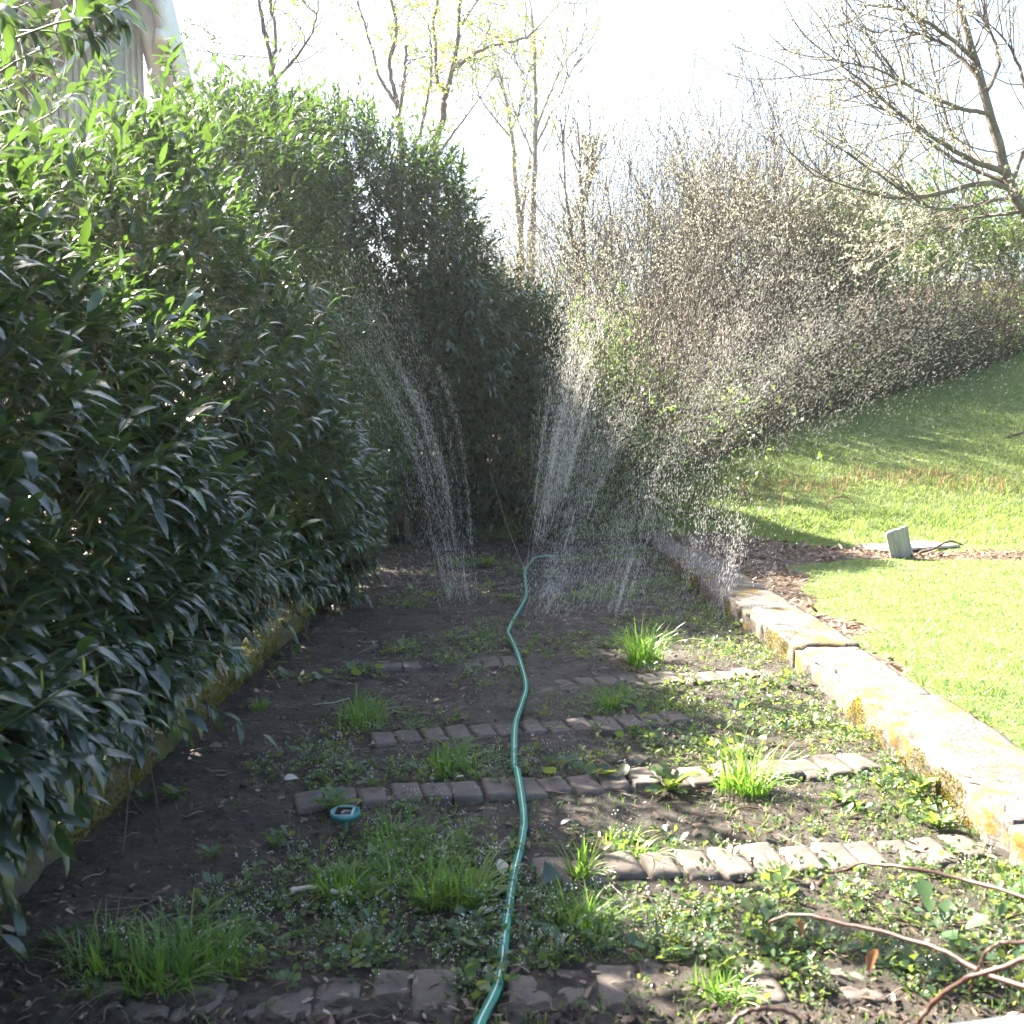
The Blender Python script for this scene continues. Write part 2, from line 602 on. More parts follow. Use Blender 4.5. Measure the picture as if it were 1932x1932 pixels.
# moss cushions on the bed-side face and along the top edge
n = 42000
y = 2.0 + 9 * rng.random(n) ** 1.5
z = rng.uniform(.0, WALL_H, n)
face = rng.random(n) < .62
P = np.stack([np.where(face, wallx(y) - .004, wallx(y) + rng.exponential(.09, n)), y, np.where(face, z, WALL_H + .004)], -1)
keep = noise3(P, 2.6, 3.3) + .35 * noise3(P, 9, 1) > np.where(face, -.10, .26)
P = P[keep & (P[:, 0] < wallx(P[:, 1]) + .35)]
n = len(P)
d = norm(np.stack([np.where(P[:, 2] < WALL_H, -.9, -.1) + rng.normal(0, .5, n), rng.normal(0, .5, n), .7 + rng.normal(0, .3, n)], -1))
TV = np.array([(-.35, 0, 0), (.35, 0, 0), (.0, 1, .0)])
V, F = scatter(TV, [np.array([[0, 1, 2]])], frames(d, rng.normal(0, 1, (n, 3))), P, rng.uniform(.004, .010, n))
mo = build('moss', V - np.array(wall.location), F, M['moss'], wall, np.repeat(rng.random(n), 3))
tag(mo, kind='stuff')

# ------------------------------------------------------------------ mossy kerb under the hedge
kerb = thing('mossy_kerb', 'dark mossy concrete kerb along the foot of the laurel hedge', 'kerb', (-1.5, 2, 0))
for k, (a, b) in enumerate([(1.5, 3.4), (3.42, 5.2), (5.23, 7.1), (7.12, 9.3), (9.32, 11.6)]):
    V, F = boxmesh(.17, b - a, .22 + .12, .02, (5, int((b - a) / .05), 7), .009, k * 2.3 + 1)
    V += np.array((-1.47, (a + b) / 2, -.22)) - np.array(kerb.location)
    build('kerb_section', V, F, M['kerb'], kerb, None, True)
n = 8000
P = np.stack([np.full(n, -1.378), rng.uniform(2, 11, n), rng.uniform(0, .12, n)], -1)
tops = rng.random(n) < .4
P[tops, 2] = .125
P[tops, 0] -= rng.uniform(0, .16, tops.sum())
P = P[noise3(P, 3, 8) > -.35]
n = len(P)
d = norm(np.stack([.8 + rng.normal(0, .5, n), rng.normal(0, .5, n), .7 + rng.normal(0, .3, n)], -1))
V, F = scatter(TV, [np.array([[0, 1, 2]])], frames(d, rng.normal(0, 1, (n, 3))), P, rng.uniform(.01, .02, n))
tag(build('moss', V - np.array(kerb.location), F, M['moss'], kerb, np.repeat(rng.random(n) * .3, 3)), kind='stuff')

# ------------------------------------------------------------------ rows of pavers across the bed
brick_meshes = []
for k in range(7):
    V, F = boxmesh(.098 + .004 * (k % 3), .19 + .008 * (k % 2), .10, .007, (6, 9, 5), .0028, k * 1.9)
    ob = build('brick', V, F, M['brick'], None, None, True)
    brick_meshes.append(ob.data)
    bpy.data.objects.remove(ob)
rows = [  # left pixel, right pixel, height above soil, gaps, label
    ((60, 1893), (1620, 1846), 0.012, .06, 'nearest row of flat grey pavers half buried in dark clods'),
    ((1010, 1640), (1882, 1590), 0.016, .03, 'pinkish paver row right of the hose ending at the mossy wall, second nearest'),
    ((560, 1508), (1712, 1428), 0.030, .04, 'long paver row crossing under the hose with a raised dark front edge'),
    ((700, 1389), (1290, 1349), .017, .08, 'broken paver row with gaps, midway along the bed'),
    ((1010, 1293), (1510, 1261), .017, .05, 'thin half buried paver row just nearer than the misty grass tuft'),
    ((720, 1254), (960, 1246), .015, .12, 'short row of sunken pavers on the left of the hose, farthest back'),
]
BRICKZ = []
for ri, (pa, pb, zt, gap, lab) in enumerate(rows):
    a, b = gp(*pa, zt), gp(*pb, zt)
    t = thing('brick_edging', lab, 'paver row', (a[0], a[1], 0), 'paver rows across the bed')
    d = (b - a)
    L = np.linalg.norm(d[:2])
    ang = math.atan2(d[1], d[0])
    s = 0.0
    while s < L:
        if rng.random() > gap and a[0] + math.cos(ang) * (s + .1) < float(wallx(a[1])) - .01:
            me = brick_meshes[int(rng.integers(7))]
            p = np.array((math.cos(ang), math.sin(ang))) * (s + .05)
            m = (Matrix.Translation((p[0] + 0, p[1] + rng.normal(0, .010), zt - .10 - abs(rng.normal(0, .007))))
                 @ Matrix.Rotation(ang + rng.normal(0, .035) + (math.pi if rng.random() < .5 else 0), 4, 'Z')
                 @ Matrix.Rotation(rng.normal(0, .045), 4, 'X') @ Matrix.Rotation(rng.normal(0, .05), 4, 'Y') @ Matrix.Diagonal((rng.uniform(.9, 1.06), rng.uniform(.85, 1.08), 1, 1)))
            obj_from('brick', me, t, m)
            BRICKZ.append((a[0] + p[0], a[1] + p[1]))
        s += .107 + rng.exponential(.003)
BRICKS = np.array(BRICKZ)


def on_brick(P, r=.10):
    out = np.zeros(len(P), bool)
    for q in BRICKS:
        out |= (np.abs(P[:, 0] - q[0]) < .055) & (np.abs(P[:, 1] - q[1]) < r)
    return out


# ------------------------------------------------------------------ laurel leaves
def leaf_template(w=.148, rows=4, fold=.18, droop=.22):
    """lanceolate leaf of length 1 along +y with a fold at the midrib and a drooping tip"""
    ys = np.linspace(0, 1, rows + 2)[1:-1]
    V = [(0, 0, 0)]
    for yy in ys:
        ww = w * math.sin(math.pi * yy ** .85) ** .8
        zz = .06 * math.sin(math.pi * yy) - droop * yy * yy
        V += [(-ww, yy, zz + fold * ww), (0, yy, zz), (ww, yy, zz + fold * ww)]
    V.append((0, 1, -droop))
    T = [(0, 2, 1), (0, 3, 2)]
    Qd = []
    for i in range(rows - 1):
        a = 1 + 3 * i
        Qd += [(a, a + 1, a + 4, a + 3), (a + 1, a + 2, a + 5, a + 4)]
    a = 1 + 3 * (rows - 1)
    e = len(V) - 1
    T += [(a, a + 1, e), (a + 1, a + 2, e)]
    return np.array(V), [np.array(T), np.array(Qd)]


LV, LF = leaf_template()
LV3, LF3 = leaf_template(rows=3)
LV2, LF2 = leaf_template(rows=2)
LV1 = np.array([(0, 0, 0), (-.15, .45, .05), (0, .47, .02), (.15, .45, .05), (0, 1, -.2)])
LF1 = [np.array([(0, 2, 1), (0, 3, 2), (1, 2, 4), (2, 3, 4)])]


def shoots_to_leaves(P, D, Nrm, per, length, lsize, droop):
    """P shoot base (n,3), D shoot direction; leaves alternate along each shoot and hang outward"""
    n = len(P)
    k = np.arange(per)
    u = (k + .6) / per
    base = P[:, None] + D[:, None] * (u[None, :, None] * length[:, None, None])
    a = norm(np.cross(D, rng.normal(0, 1, (n, 3))))
    b = np.cross(D, a)
    phi = k[None] * 2.4 + rng.normal(0, .35, (n, per)) + rng.uniform(0, 6.28, (n, 1))
    rad = np.cos(phi)[..., None] * a[:, None] + np.sin(phi)[..., None] * b[:, None]
    out = rad * (1.0 - .45 * u[None, :, None]) + D[:, None] * (.45 + .6 * u[None, :, None]) + Nrm[:, None] * .45
    out = norm(out) + np.array((0, 0, -1.0)) * droop[:, None, None] * (1.15 - .8 * u[None, :, None]) + rng.normal(0, .13, (n, per, 3))
    al = norm(out)
    up = norm(np.array((0, 0, 1.0)) + .45 * D[:, None] + rng.normal(0, .25, (n, per, 3)))
    sz = lsize[:, None] * (1.0 - .30 * u[None] ** 3) * rng.uniform(.78, 1.12, (n, per))
    tint = np.clip(.18 + .34 * u[None] ** 2 + rng.normal(0, .14, (n, per)) + .5 * (rng.random((n, per)) < .03), 0, 1)
    return base.reshape(-1, 3), al.reshape(-1, 3), up.reshape(-1, 3), sz.ravel(), tint.ravel()


def hedge_h(y):
    return np.interp(y, [0, 2, 4, 6, 8, 9, 10, 12, 13], [1.9, 2.05, 2.33, 2.62, 3.15, 3.6, 4.15, 4.75, 4.5])


def hedge_profile(s, y):
    """s in 0..1 from the foot of the front face over the top and down the back: x, z"""
    h = hedge_h(y)
    ss = np.array([0, .10, .20, .36, .50, .64, .80, 1.0])
    px = np.array([-1.46, -1.29, -1.20, -1.42, -1.85, -2.6, -3.6, -4.4])
    fz = np.array([.08, .13, .28, .56, .80, 1.0, .86, .5])
    return np.interp(s, ss, px), np.interp(s, ss, fz) * h


nsh = 9800
s = rng.random(nsh) ** 1.1 * .88
y = rng.uniform(1.2, 12.6, nsh)
dep = rng.exponential(.20, nsh)
x, z = hedge_profile(s, y)
x2, z2 = hedge_profile(s + .01, y)
Nn = norm(np.stack([(z2 - z), np.zeros(nsh), -(x2 - x)], -1))
P = np.stack([x, y, z], -1)
topn_ = smooth01((s - .38) / .25)
bulge = .34 * topn_ * noise3(P, 1.0, 7) + .26 * noise3(P, 1.1, 4) + .20 * noise3(P, 2.7, 6) * (.5 + topn_) + .10 * noise3(P, 5.3, 2)
P = P + Nn * (bulge - dep)[:, None]
P[:, 2] = np.maximum(P[:, 2], .06)
D = norm(Nn * .75 + np.array((.0, -.05, .55)) + rng.normal(0, .33, (nsh, 3)))
topness = smooth01((s - .38) / .25)
ln = rng.uniform(.14, .28, nsh) * (1 + .5 * topness) * np.where(rng.random(nsh) < .14, rng.uniform(1.4, 2.3, nsh), 1.0)
drp = rng.uniform(.45, .95, nsh) * (1 - .45 * topness)
B, A, U, SZ, TN = shoots_to_leaves(P, D, Nn, 10, ln, rng.uniform(.11, .155, nsh), drp)
TN = np.clip(TN + np.repeat(.05 * topness * (dep < .15), 10), 0, 1)

hedge = thing('laurel_hedge', 'tall glossy laurel hedge leaning over the left side of the bed', 'hedge', (-2, 6, 0))
HL = np.array(hedge.location)
# long upright sprays at the near end of the hedge, against the sky and the house
spr = []
for (pa, pb, Yd) in [((-30, 60), (120, 22), 4.6), ((40, 110), (180, 18), 4.4), ((120, 40), (270, -12), 4.2), ((-30, 180), (90, 110), 4.8), ((0, 20), (95, -30), 4.6),
                     ((60, 235), (160, 150), 5.2), ((150, -25), (235, 40), 4.3), ((-20, 5), (60, 60), 4.4), ((100, 60), (205, 62), 4.3), ((330, 150), (318, 88), 7.2), ((205, 180), (198, 110), 6.8)]:
    spr.append((at(*pa, Yd), at(*pb, Yd)))
sP = np.array([a for a, b in spr])
sD = np.array([b - a for a, b in spr])
sl_ = np.linalg.norm(sD, axis=1)
sB, sA, sU, sS, sT = shoots_to_leaves(sP, norm(sD), norm(sD) * .2, 19, sl_, np.full(len(spr), .15), np.full(len(spr), .6))
sT = np.clip(sT + .04, 0, 1)
B = np.concatenate([B, sB]); A = np.concatenate([A, sA]); U = np.concatenate([U, sU]); SZ = np.concatenate([SZ, sS]); TN = np.concatenate([TN, sT])
isspr = np.concatenate([np.zeros(len(B) - len(sB), bool), np.ones(len(sB), bool)])
okh = (B[:, 2] > .03) & ~((B[:, 0] > -1.0) & (B[:, 1] < 10.3) & ~isspr)
B, A, U, SZ, TN, isspr = B[okh], A[okh], U[okh], SZ[okh], TN[okh], isspr[okh]
FR = frames(A, U)
# the leaves that show largest become leaves of their own
depth_leaf = np.concatenate([np.repeat(dep, 10), np.zeros(len(sB))])[okh]
dist = np.linalg.norm(B - np.array((0, 0, CAMH)), axis=1)
vx = 966 + FPX * B[:, 0] / np.maximum(B[:, 1], .1)
score = SZ / dist * (depth_leaf < .10) * (vx > 5) + isspr * .2 * (vx > 5)
big = np.argsort(-score)[:300]
leafmeshes = []
for k in range(12):
    v, f = leaf_template(.13 + .02 * (k % 3), 5, .12 + .05 * (k % 4), .12 + .05 * (k % 5))
    ob = build('leaf', v, f, M['laurel'], None, np.full(len(v), (.08 + .05 * k)), True)
    leafmeshes.append(ob.data)
    bpy.data.objects.remove(ob)
for i in big:
    k = int(np.clip((TN[i] - .08) / .05, 0, 11))
    m = Matrix(np.vstack([np.hstack([FR[i] * SZ[i], (B[i] - HL)[:, None]]), [0, 0, 0, 1]]).tolist())
    obj_from('leaf', leafmeshes[k], hedge, m)
rest = np.ones(len(B), bool)
rest[big] = False
near = rest & (dist < 3.4)
midd = rest & (dist >= 3.4) & (dist < 6)
far = rest & (dist >= 6) & (dist < 8)
farr = rest & (dist >= 8)
V1, F1 = scatter(LV, LF, FR[near], B[near] - HL, SZ[near])
V2, F2 = scatter(LV2, LF2, FR[far], B[far] - HL, SZ[far])
V3, F3 = scatter(LV3, LF3, FR[midd], B[midd] - HL, SZ[midd])
bag = Bag()
bag.add(V1, F1, 0, np.repeat(TN[near], len(LV)))
bag.add(V2, F2, 0, np.repeat(TN[far], len(LV2)))
bag.add(V3, F3, 0, np.repeat(TN[midd], len(LV3)))
V4, F4 = scatter(LV1, LF1, FR[farr], B[farr] - HL, SZ[farr])
bag.add(V4, F4, 0, np.repeat(TN[farr], len(LV1)))
tag(bag.make('foliage', [M['laurel']], hedge, True), kind='stuff')
# shoots, inner branches
bag = Bag()
t = np.linspace(0, 1, 2)
SP = P[:, None] + D[:, None] * (t[None, :, None] * 1.12 - .25) * ln[:, None, None] - HL
tubes_bag(bag, (SP, np.tile(np.array([.0045, .002]), (nsh, 1))), 0, 3)
for a, b_ in spr:
    c = (a + b_) / 2 + np.array((0, 0, -.03))
    Vt, Ft = tube(spline([a + (a - b_) * .6, a, c, b_], 8) - HL, np.linspace(.005, .002, 8), 5)
    bag.add(Vt, Ft, 0)
tag(bag.make('shoots', [M['greentwig']], hedge), kind='stuff')
for k in range(26):
    yb = 1.6 + k * .42 + rng.normal(0, .1)
    xb = -2.3 + rng.normal(0, .25)
    h = float(hedge_h(yb))
    pts = [np.array((xb, yb, 0)), np.array((xb + rng.normal(0, .2), yb + rng.normal(0, .2), h * .3)),
           np.array((xb + rng.normal(.1, .15), yb + rng.normal(0, .2), h * .5)), np.array((xb + rng.normal(-.1, .15), yb + rng.normal(0, .2), h * .72))]
    Vt, Ft = tube(spline(pts, 10) - HL, np.linspace(.03, .008, 10), 6)
    build('stem', Vt, Ft, M['twig'], hedge, None, True)
# dry twigs caught on the face and upright flower buds
bag = Bag()
for k in range(60):
    yb = rng.uniform(3, 9)
    sx = rng.uniform(.08, .55)
    xx, zz = hedge_profile(sx, yb)
    p = np.array((xx + .06, yb, zz))
    pts = [p, p + np.array((rng.normal(.03, .04), rng.normal(0, .15), -rng.uniform(.05, .25))), p + np.array((rng.normal(.04, .05), rng.normal(0, .25), -rng.uniform(.2, .6)))]
    Vt, Ft = tube(spline(pts, 7) - HL, np.linspace(.003, .0015, 7), 3)
    bag.add(Vt, Ft, 0)
tag(bag.make('dry_twigs', [M['twig']], hedge), kind='stuff')
sel = rng.choice(nsh, 1300, replace=False)
bp = P[sel] + D[sel] * (ln[sel] * rng.uniform(.6, 1.0, 1300))[:, None]
bt = np.linspace(0, 1, 3)
BL = bp[:, None] + np.array((0, 0, 1.0)) * bt[None, :, None] * rng.uniform(.025, .06, 1300)[:, None, None] - HL
bag = Bag()
tubes_bag(bag, (BL, np.tile(np.array([.003, .0045, .002]), (1300, 1))), 0, 4, r=rng.random(1300))
tag(bag.make('flower_buds', [M['laurel_bud']], hedge), kind='stuff')


# ------------------------------------------------------------------ laurel at the far end of the bed
def lobe_shoots(lobes, n, depth=.18):
    vol = np.array([l[1][0] * l[1][1] + l[1][1] * l[1][2] + l[1][0] * l[1][2] for l in lobes])
    cnt = (vol / vol.sum() * n).astype(int)
    PP, NN, DD = [], [], []
    for (c, r), m in zip(lobes, cnt):
        v = norm(rng.normal(0, 1, (m, 3)))
        v = v[(v[:, 1] < .75)]
        p = np.array(c) + v * np.array(r)
        nn = norm(v / np.array(r))
        dd = rng.exponential(depth, len(p))
        p = p + nn * (.26 * noise3(p, 1.9, 3) + .17 * noise3(p, 4.1, 5) + .06 - dd)[:, None]
        ins = np.zeros(len(p), bool)
        for c2, r2 in lobes:
            if c2 is not c:
                ins |= (((p - np.array(c2)) / np.array(r2)) ** 2).sum(1) < .55
        keep = ~ins & (p[:, 2] > .05)
        PP.append(p[keep]); NN.append(nn[keep]); DD.append(dd[keep])
    return np.concatenate(PP), np.concatenate(NN), np.concatenate(DD)


def laurel_mass(name, label, lobes, n, loc, lsz=(.10, .14), per=9, mat='laurel'):
    o = thing(name, label, 'hedge', loc)
    P, N_, dd = lobe_shoots(lobes, n)
    D = norm(N_ * .75 + np.array((0, 0, .5)) + rng.normal(0, .35, N_.shape))
    ln = rng.uniform(.14, .30, len(P)) * np.where(rng.random(len(P)) < .15, rng.uniform(1.4, 2.2, len(P)), 1.0)
    B, A, U, SZ, TN = shoots_to_leaves(P, D, N_, per, ln, rng.uniform(*lsz, len(P)), rng.uniform(.4, .9, len(P)))
    ok = B[:, 2] > .03
    B, A, U, SZ, TN = B[ok], A[ok], U[ok], SZ[ok], TN[ok]
    o_loc = np.array(loc)
    V, F = scatter(LV1, LF1, frames(A, U), B - o_loc, SZ)
    tag(build('foliage', V, F, M[mat], o, np.repeat(TN, len(LV1)), True), kind='stuff')
    bag = Bag()
    t = np.linspace(0, 1, 3)
    tubes_bag(bag, (P[:, None] + D[:, None] * (t[None, :, None] * 1.12 - .3) * ln[:, None, None] - o_loc, np.tile(np.array([.005, .004, .002]), (len(P), 1))), 0, 3)
    tag(bag.make('shoots', [M['greentwig']], o), kind='stuff')
    for c, r in lobes:
        for k in range(5):
            b0 = np.array((c[0] + rng.normal(0, r[0] * .3), c[1] + rng.normal(0, .2), max(0.0, float(H(c[0], c[1])) - .1)))
            e = np.array(c) + rng.uniform(-.3, .3, 3) * np.array(r)
            Vt, Ft = tube(spline([b0, (b0 + e) / 2 + rng.normal(0, .12, 3), e], 8) - o_loc, np.linspace(.03, .008, 8), 6)
            build('stem', Vt, Ft, M['twig'], o, None, True)
    return o


laurel_mass('laurel_bush', 'dark shaded laurel bush closing off the far end of the bed',
            [((-1.35, 12.4, 1.0), (1.2, 1.0, 1.5)), ((-.7, 12.5, 1.75), (1.0, .8, 1.05)), ((.0, 12.9, 1.55), (.6, .6, .95)), ((-.35, 12.6, .9), (1.0, .9, 1.7)), ((.35, 12.7, .55), (.55, .7, 1.15)), ((.62, 12.6, .75), (.4, .5, .75))], 9500, (-.5, 12.5, 0))
laurel_mass('laurel_tree', 'rounded laurel crown with drooping leaves at the far end of the hedge',
            [((-1.95, 12.0, 3.2), (1.1, 1.2, 1.25)), ((-1.05, 11.7, 2.85), (.75, .9, .95)), ((-.62, 11.8, 2.3), (.5, .8, .75))], 4600, (-1.4, 12, 0))

# ------------------------------------------------------------------ house behind the hedge
HW = hmat('white_siding', (.80, .82, .85), .5)
HT = hmat('white_trim', (.82, .83, .84), .5)
HBlue = hmat('pale_blue_flashing', (.58, .68, .76), .4)
HBrown = hmat('brown_bargeboard', (.16, .085, .07), .6)
HCream = hmat('cream_soffit', (.55, .47, .38), .7)
HTile = plainmat('red_brown_roof_tile', [(.3, (.15, .10, .09)), (.7, (.28, .21, .19))], 9, .8, .5)
HY = 15.5
house = thing('house', 'white house with ribbed siding and tiled lower roof behind the hedge', 'house', (at(200, 60, HY)[0], HY, 0), rotz=.40)
hl = np.array(house.location)


def hbox(name, c, size, mat, rot=0.0, parent=None, bev=.004):
    V, F = boxmesh(*size, bev, (2, 2, 2))
    V = V - np.array((0, 0, size[2] / 2))
    ca, sa = math.cos(rot), math.sin(rot)
    V = np.stack([V[:, 0] * ca + V[:, 2] * sa, V[:, 1], -V[:, 0] * sa + V[:, 2] * ca], -1)
    return build(name, V + np.asarray(c, float) - hl, F, mat, parent or house)


xl, xr = at(-40, 60, HY)[0], at(322, 60, HY)[0]
ztop = 9.5
siding = hbox('wall', ((xl + xr) / 2, HY + 2.05, ztop / 2), (xr - xl, 4.0, ztop), HW)
nb = int((xr - xl) / .085)
V, F = boxmesh(.055, .028, ztop - .4, .008, (3, 2, 2))
ob = build('siding_rib', V, F, HW)
rib = ob.data
bpy.data.objects.remove(ob)
for k in range(nb):
    xk = xl + .05 + k * .085
    if abs(xk - at(272, 60, HY)[0]) < .13: continue
    obj_from('siding_rib', rib, siding, Matrix.Translation(Vector((xk, HY + .036, .2)) - Vector(hl)))
hbox('corner_board', (at(272, 60, HY)[0], HY + .02, ztop / 2), (.20, .05, ztop - .3), HBlue)
# slanted white verge at the right
a, b = at(296, -120, HY - .5), at(372, 190, HY - .5)
mid = (a + b) / 2
Ls = np.linalg.norm(b - a)
rot = math.atan2((b - a)[0], -(b - a)[2])
hbox('bargeboard', mid + np.array((.05, .25, 0)), (.24, 1.0, Ls), HT, -rot)
hbox('soffit_panel', mid + np.array((-.16, .45, 0)), (.20, .5, Ls), HT, -rot)
c = at(323, 56, HY - .6)
hbox('gutter_end', c, (.2, .6, .16), HT)
# lower roof sloping up to the right, in front of the siding
LY = HY - 1.2
a, b = at(52, 205, LY), at(238, -42, LY)
dirv = norm(b - a)
nv = np.array((-dirv[2], 0, dirv[0]))
if nv[2] < 0: nv = -nv
Ls = np.linalg.norm(b - a) + .8
rot = math.atan2(dirv[0], dirv[2])
mid = (a + b) / 2
hbox('flashing_strip', mid - nv * .015, (.06, .10, Ls), HBlue, rot)
hbox('bargeboard', mid + nv * .105 + np.array((0, -.06, 0)), (.17, .06, Ls), HBrown, rot)
hbox('soffit_board', mid + nv * .30 + np.array((0, .35, 0)), (.20, .8, Ls), HCream, rot)
lower_roof = hbox('lower_roof', mid + nv * .425 + np.array((0, 1.0, 0)), (.04, 2.0, Ls), HBrown, rot)
V, F = boxmesh(.05, 2.4, .30, .012, (2, 6, 3))
tile_ob = build('roof_tile', V, F, HTile)
tile = tile_ob.data
bpy.data.objects.remove(tile_ob)
for k in range(int(Ls / .24)):
    for j in range(3):
        p = a - dirv * .4 + dirv * .24 * k + nv * (.46 + .0) + np.array((0, .3 + .0 * j, 0)) + nv * (.10 * j) - dirv * .05 * j
        m = Matrix.Translation(Vector(p) - Vector(hl)) @ Matrix.Rotation(rot - .12, 4, 'Y')
        obj_from('roof_tile', tile, lower_roof, m)


house.location.x -= .43

# ------------------------------------------------------------------ trees
class Tree:
    def __init__(s, wig=.25, up=.15, seed=0):
        s.lines = {0: [], 1: [], 2: []}
        s.tips = []
        s.wig, s.up = wig, up
        s.rg = np.random.default_rng(seed)

    def limb(s, pts, r0, r1, n=14):
        P = spline(pts, n)
        P = P + s.rg.normal(0, .25 * r1 + .004, P.shape)
        s.lines[0].append((P, np.linspace(r0, r1, n)))
        return P

    def grow(s, p, d, L, r, lev, maxlev, kids=5, m=8, spread=.8):
        q = [np.array(p, float)]
        d = norm(d)
        for i in range(m - 1):
            d = norm(d + s.rg.normal(0, s.wig, 3) + np.array((0, 0, s.up)))
            q.append(q[-1] + d * L / (m - 1))
        q = np.array(q)
        s.lines[min(lev, 2)].append((q, np.linspace(r, max(r * .35, .002), m)))
        if lev >= maxlev:
            s.tips.append(q[2:])
            return
        for k in range(kids):
            u = s.rg.uniform(.25, 1.0)
            i = min(int(u * (m - 1)), m - 2)
            base = q[i] + (q[i + 1] - q[i]) * (u * (m - 1) - i)
            dd = norm(norm(q[i + 1] - q[i]) + norm(s.rg.normal(0, 1, 3)) * spread)
            s.grow(base, dd, L * s.rg.uniform(.45, .75) * (1.1 - .4 * u), max(r * .5, .003), lev + 1, maxlev, kids, max(5, m - 1), spread)

    def along(s, P, k, L, r, maxlev, kids=4, spread=.9, r0=0.1):
        for i in range(k):
            u = s.rg.uniform(r0, .98)
            f = u * (len(P) - 1)
            j = min(int(f), len(P) - 2)
            base = P[j] + (P[j + 1] - P[j]) * (f - j)
            dd = norm(norm(P[j + 1] - P[j]) * .8 + norm(s.rg.normal(0, 1, 3)) * spread)
            s.grow(base, dd, L * s.rg.uniform(.6, 1.2), r, 1, maxlev, kids, 8, spread)

    def finish(s, root, bark, twigmat, leafm, nleaf, lsize, rmul=1.0):
        loc = np.array(root.location)
        def add(lines, sides):
            bg = Bag()
            by = {}
            for P, r in lines:
                by.setdefault(len(P), []).append((P, r))
            for m, L in by.items():
                tubes_bag(bg, (np.array([l[0] for l in L]) - loc, np.array([l[1] for l in L]) * rmul), 0, sides)
            return bg
        if s.lines[0]: add(s.lines[0], 8).make('trunk', [bark], root, True)
        if s.lines[1]: tag(add(s.lines[1], 5).make('branches', [bark], root, True), kind='stuff')
        if s.lines[2]: tag(add(s.lines[2], 3).make('twigs', [twigmat], root), kind='stuff')
        if nleaf and s.tips:
            T = np.concatenate(s.tips)
            i = s.rg.integers(0, len(T), nleaf)
            p = T[i] + s.rg.normal(0, .008, (nleaf, 3)) - loc
            al = norm(s.rg.normal(0, 1, (nleaf, 3)) + np.array((0, 0, .2)))
            TV = np.array([(0, 0, 0), (.3, .5, .05), (0, 1, 0), (-.3, .5, .05)])
            V, F = scatter(TV, [np.array([[0, 1, 2, 3]])], frames(al, s.rg.normal(0, 1, (nleaf, 3))), p, s.rg.uniform(lsize[0], lsize[1], nleaf))
            tag(build('crown', V, F, leafm, root, np.repeat(s.rg.random(nleaf), 4)), kind='stuff')


def ground_root(px, py, Yd):
    p = at(px, py, Yd)
    return np.array((p[0], Yd, float(H(p[0], Yd)) - .15))


# curly willow in the middle
def willow(name, label, Yd, foot, limbs, seed, kids, L, nleaf, r=.09):
    t = Tree(.42, .10, seed)
    g = ground_root(*foot, Yd)
    root = thing(name, label, 'tree', g)
    for pts, r0, r1, tw in limbs:
        PP = [at(px, py, Yd + dy) for (px, py, dy) in pts]
        if tw is None:
            PP = [g] + PP
            tw = 0
        P = t.limb(PP, r0, r1, 22)
        t.along(P, int(tw * 1.6), L, .014, 3, kids, 1.0)
    t.finish(root, M['bark'], M['bark'], M['budleaf'], nleaf, (.035, .07), .78)
    return root


willow('willow_tree', 'curly willow with a dark forked trunk and twisting limbs above the hedge', 22, (815, 430), [
    ([(818, 420, 0), (822, 300, 0), (836, 220, 0), (841, 177, 0)], .12, .085, None),
    ([(841, 177, 0), (824, 150, .1), (822, 90, .2), (817, 40, .3), (825, 0, .2), (818, -90, 0)], .065, .03, 7),
    ([(841, 177, 0), (856, 120, -.1), (864, 60, -.3), (868, 0, -.4), (875, -90, -.4)], .07, .03, 8),
    ([(852, 135, -.1), (885, 108, -.3), (925, 88, -.5), (965, 78, -.7), (1000, 66, -.8), (1032, 30, -1)], .05, .012, 9),
    ([(866, 50, -.3), (885, 25, 0), (915, -20, .3)], .045, .02, 4),
    ([(830, 285, 0), (868, 235, -.4), (905, 185, -.6), (937, 135, -.6)], .035, .01, 6),
    ([(822, 330, 0), (850, 360, .3), (875, 400, .5), (915, 470, .5)], .035, .012, 5)], 3, 3, 1.5, 5200)
willow('willow_tree', 'twin stemmed willow with wavy upright stems, left of the dark forked willow', 21, (752, 330), [
    ([(756, 300, 0), (755, 250, 0), (748, 190, 0)], .10, .08, None),
    ([(748, 190, 0), (735, 120, 0), (748, 60, 0), (738, 0, 0), (742, -70, 0)], .06, .03, 8),
    ([(748, 200, 0), (715, 140, .2), (692, 60, .3), (672, 0, .3)], .05, .02, 8),
    ([(752, 230, 0), (762, 150, -.2), (765, 85, -.2)], .05, .035, 5),
    ([(790, 260, .5), (806, 190, .6), (815, 120, .8), (808, 40, .8)], .045, .02, 6)], 5, 3, 1.4, 4600)
willow('bare_tree', 'bare tree with reddish brown stems beside the house gable', 17, (515, 250), [
    ([(516, 200, 0), (512, 120, 0)], .075, .06, None),
    ([(512, 120, 0), (500, 60, 0), (488, 0, 0), (482, -60, 0)], .045, .025, 6),
    ([(514, 120, 0), (520, 60, .1), (508, 0, .2), (512, -60, .2)], .045, .025, 5),
    ([(520, 150, 0), (556, 110, -.3), (590, 60, -.5), (602, 0, -.5)], .035, .015, 6),
    ([(514, 110, 0), (460, 105, .3), (400, 100, .5), (345, 84, .6)], .018, .006, 3)], 8, 3, 1.2, 1400)


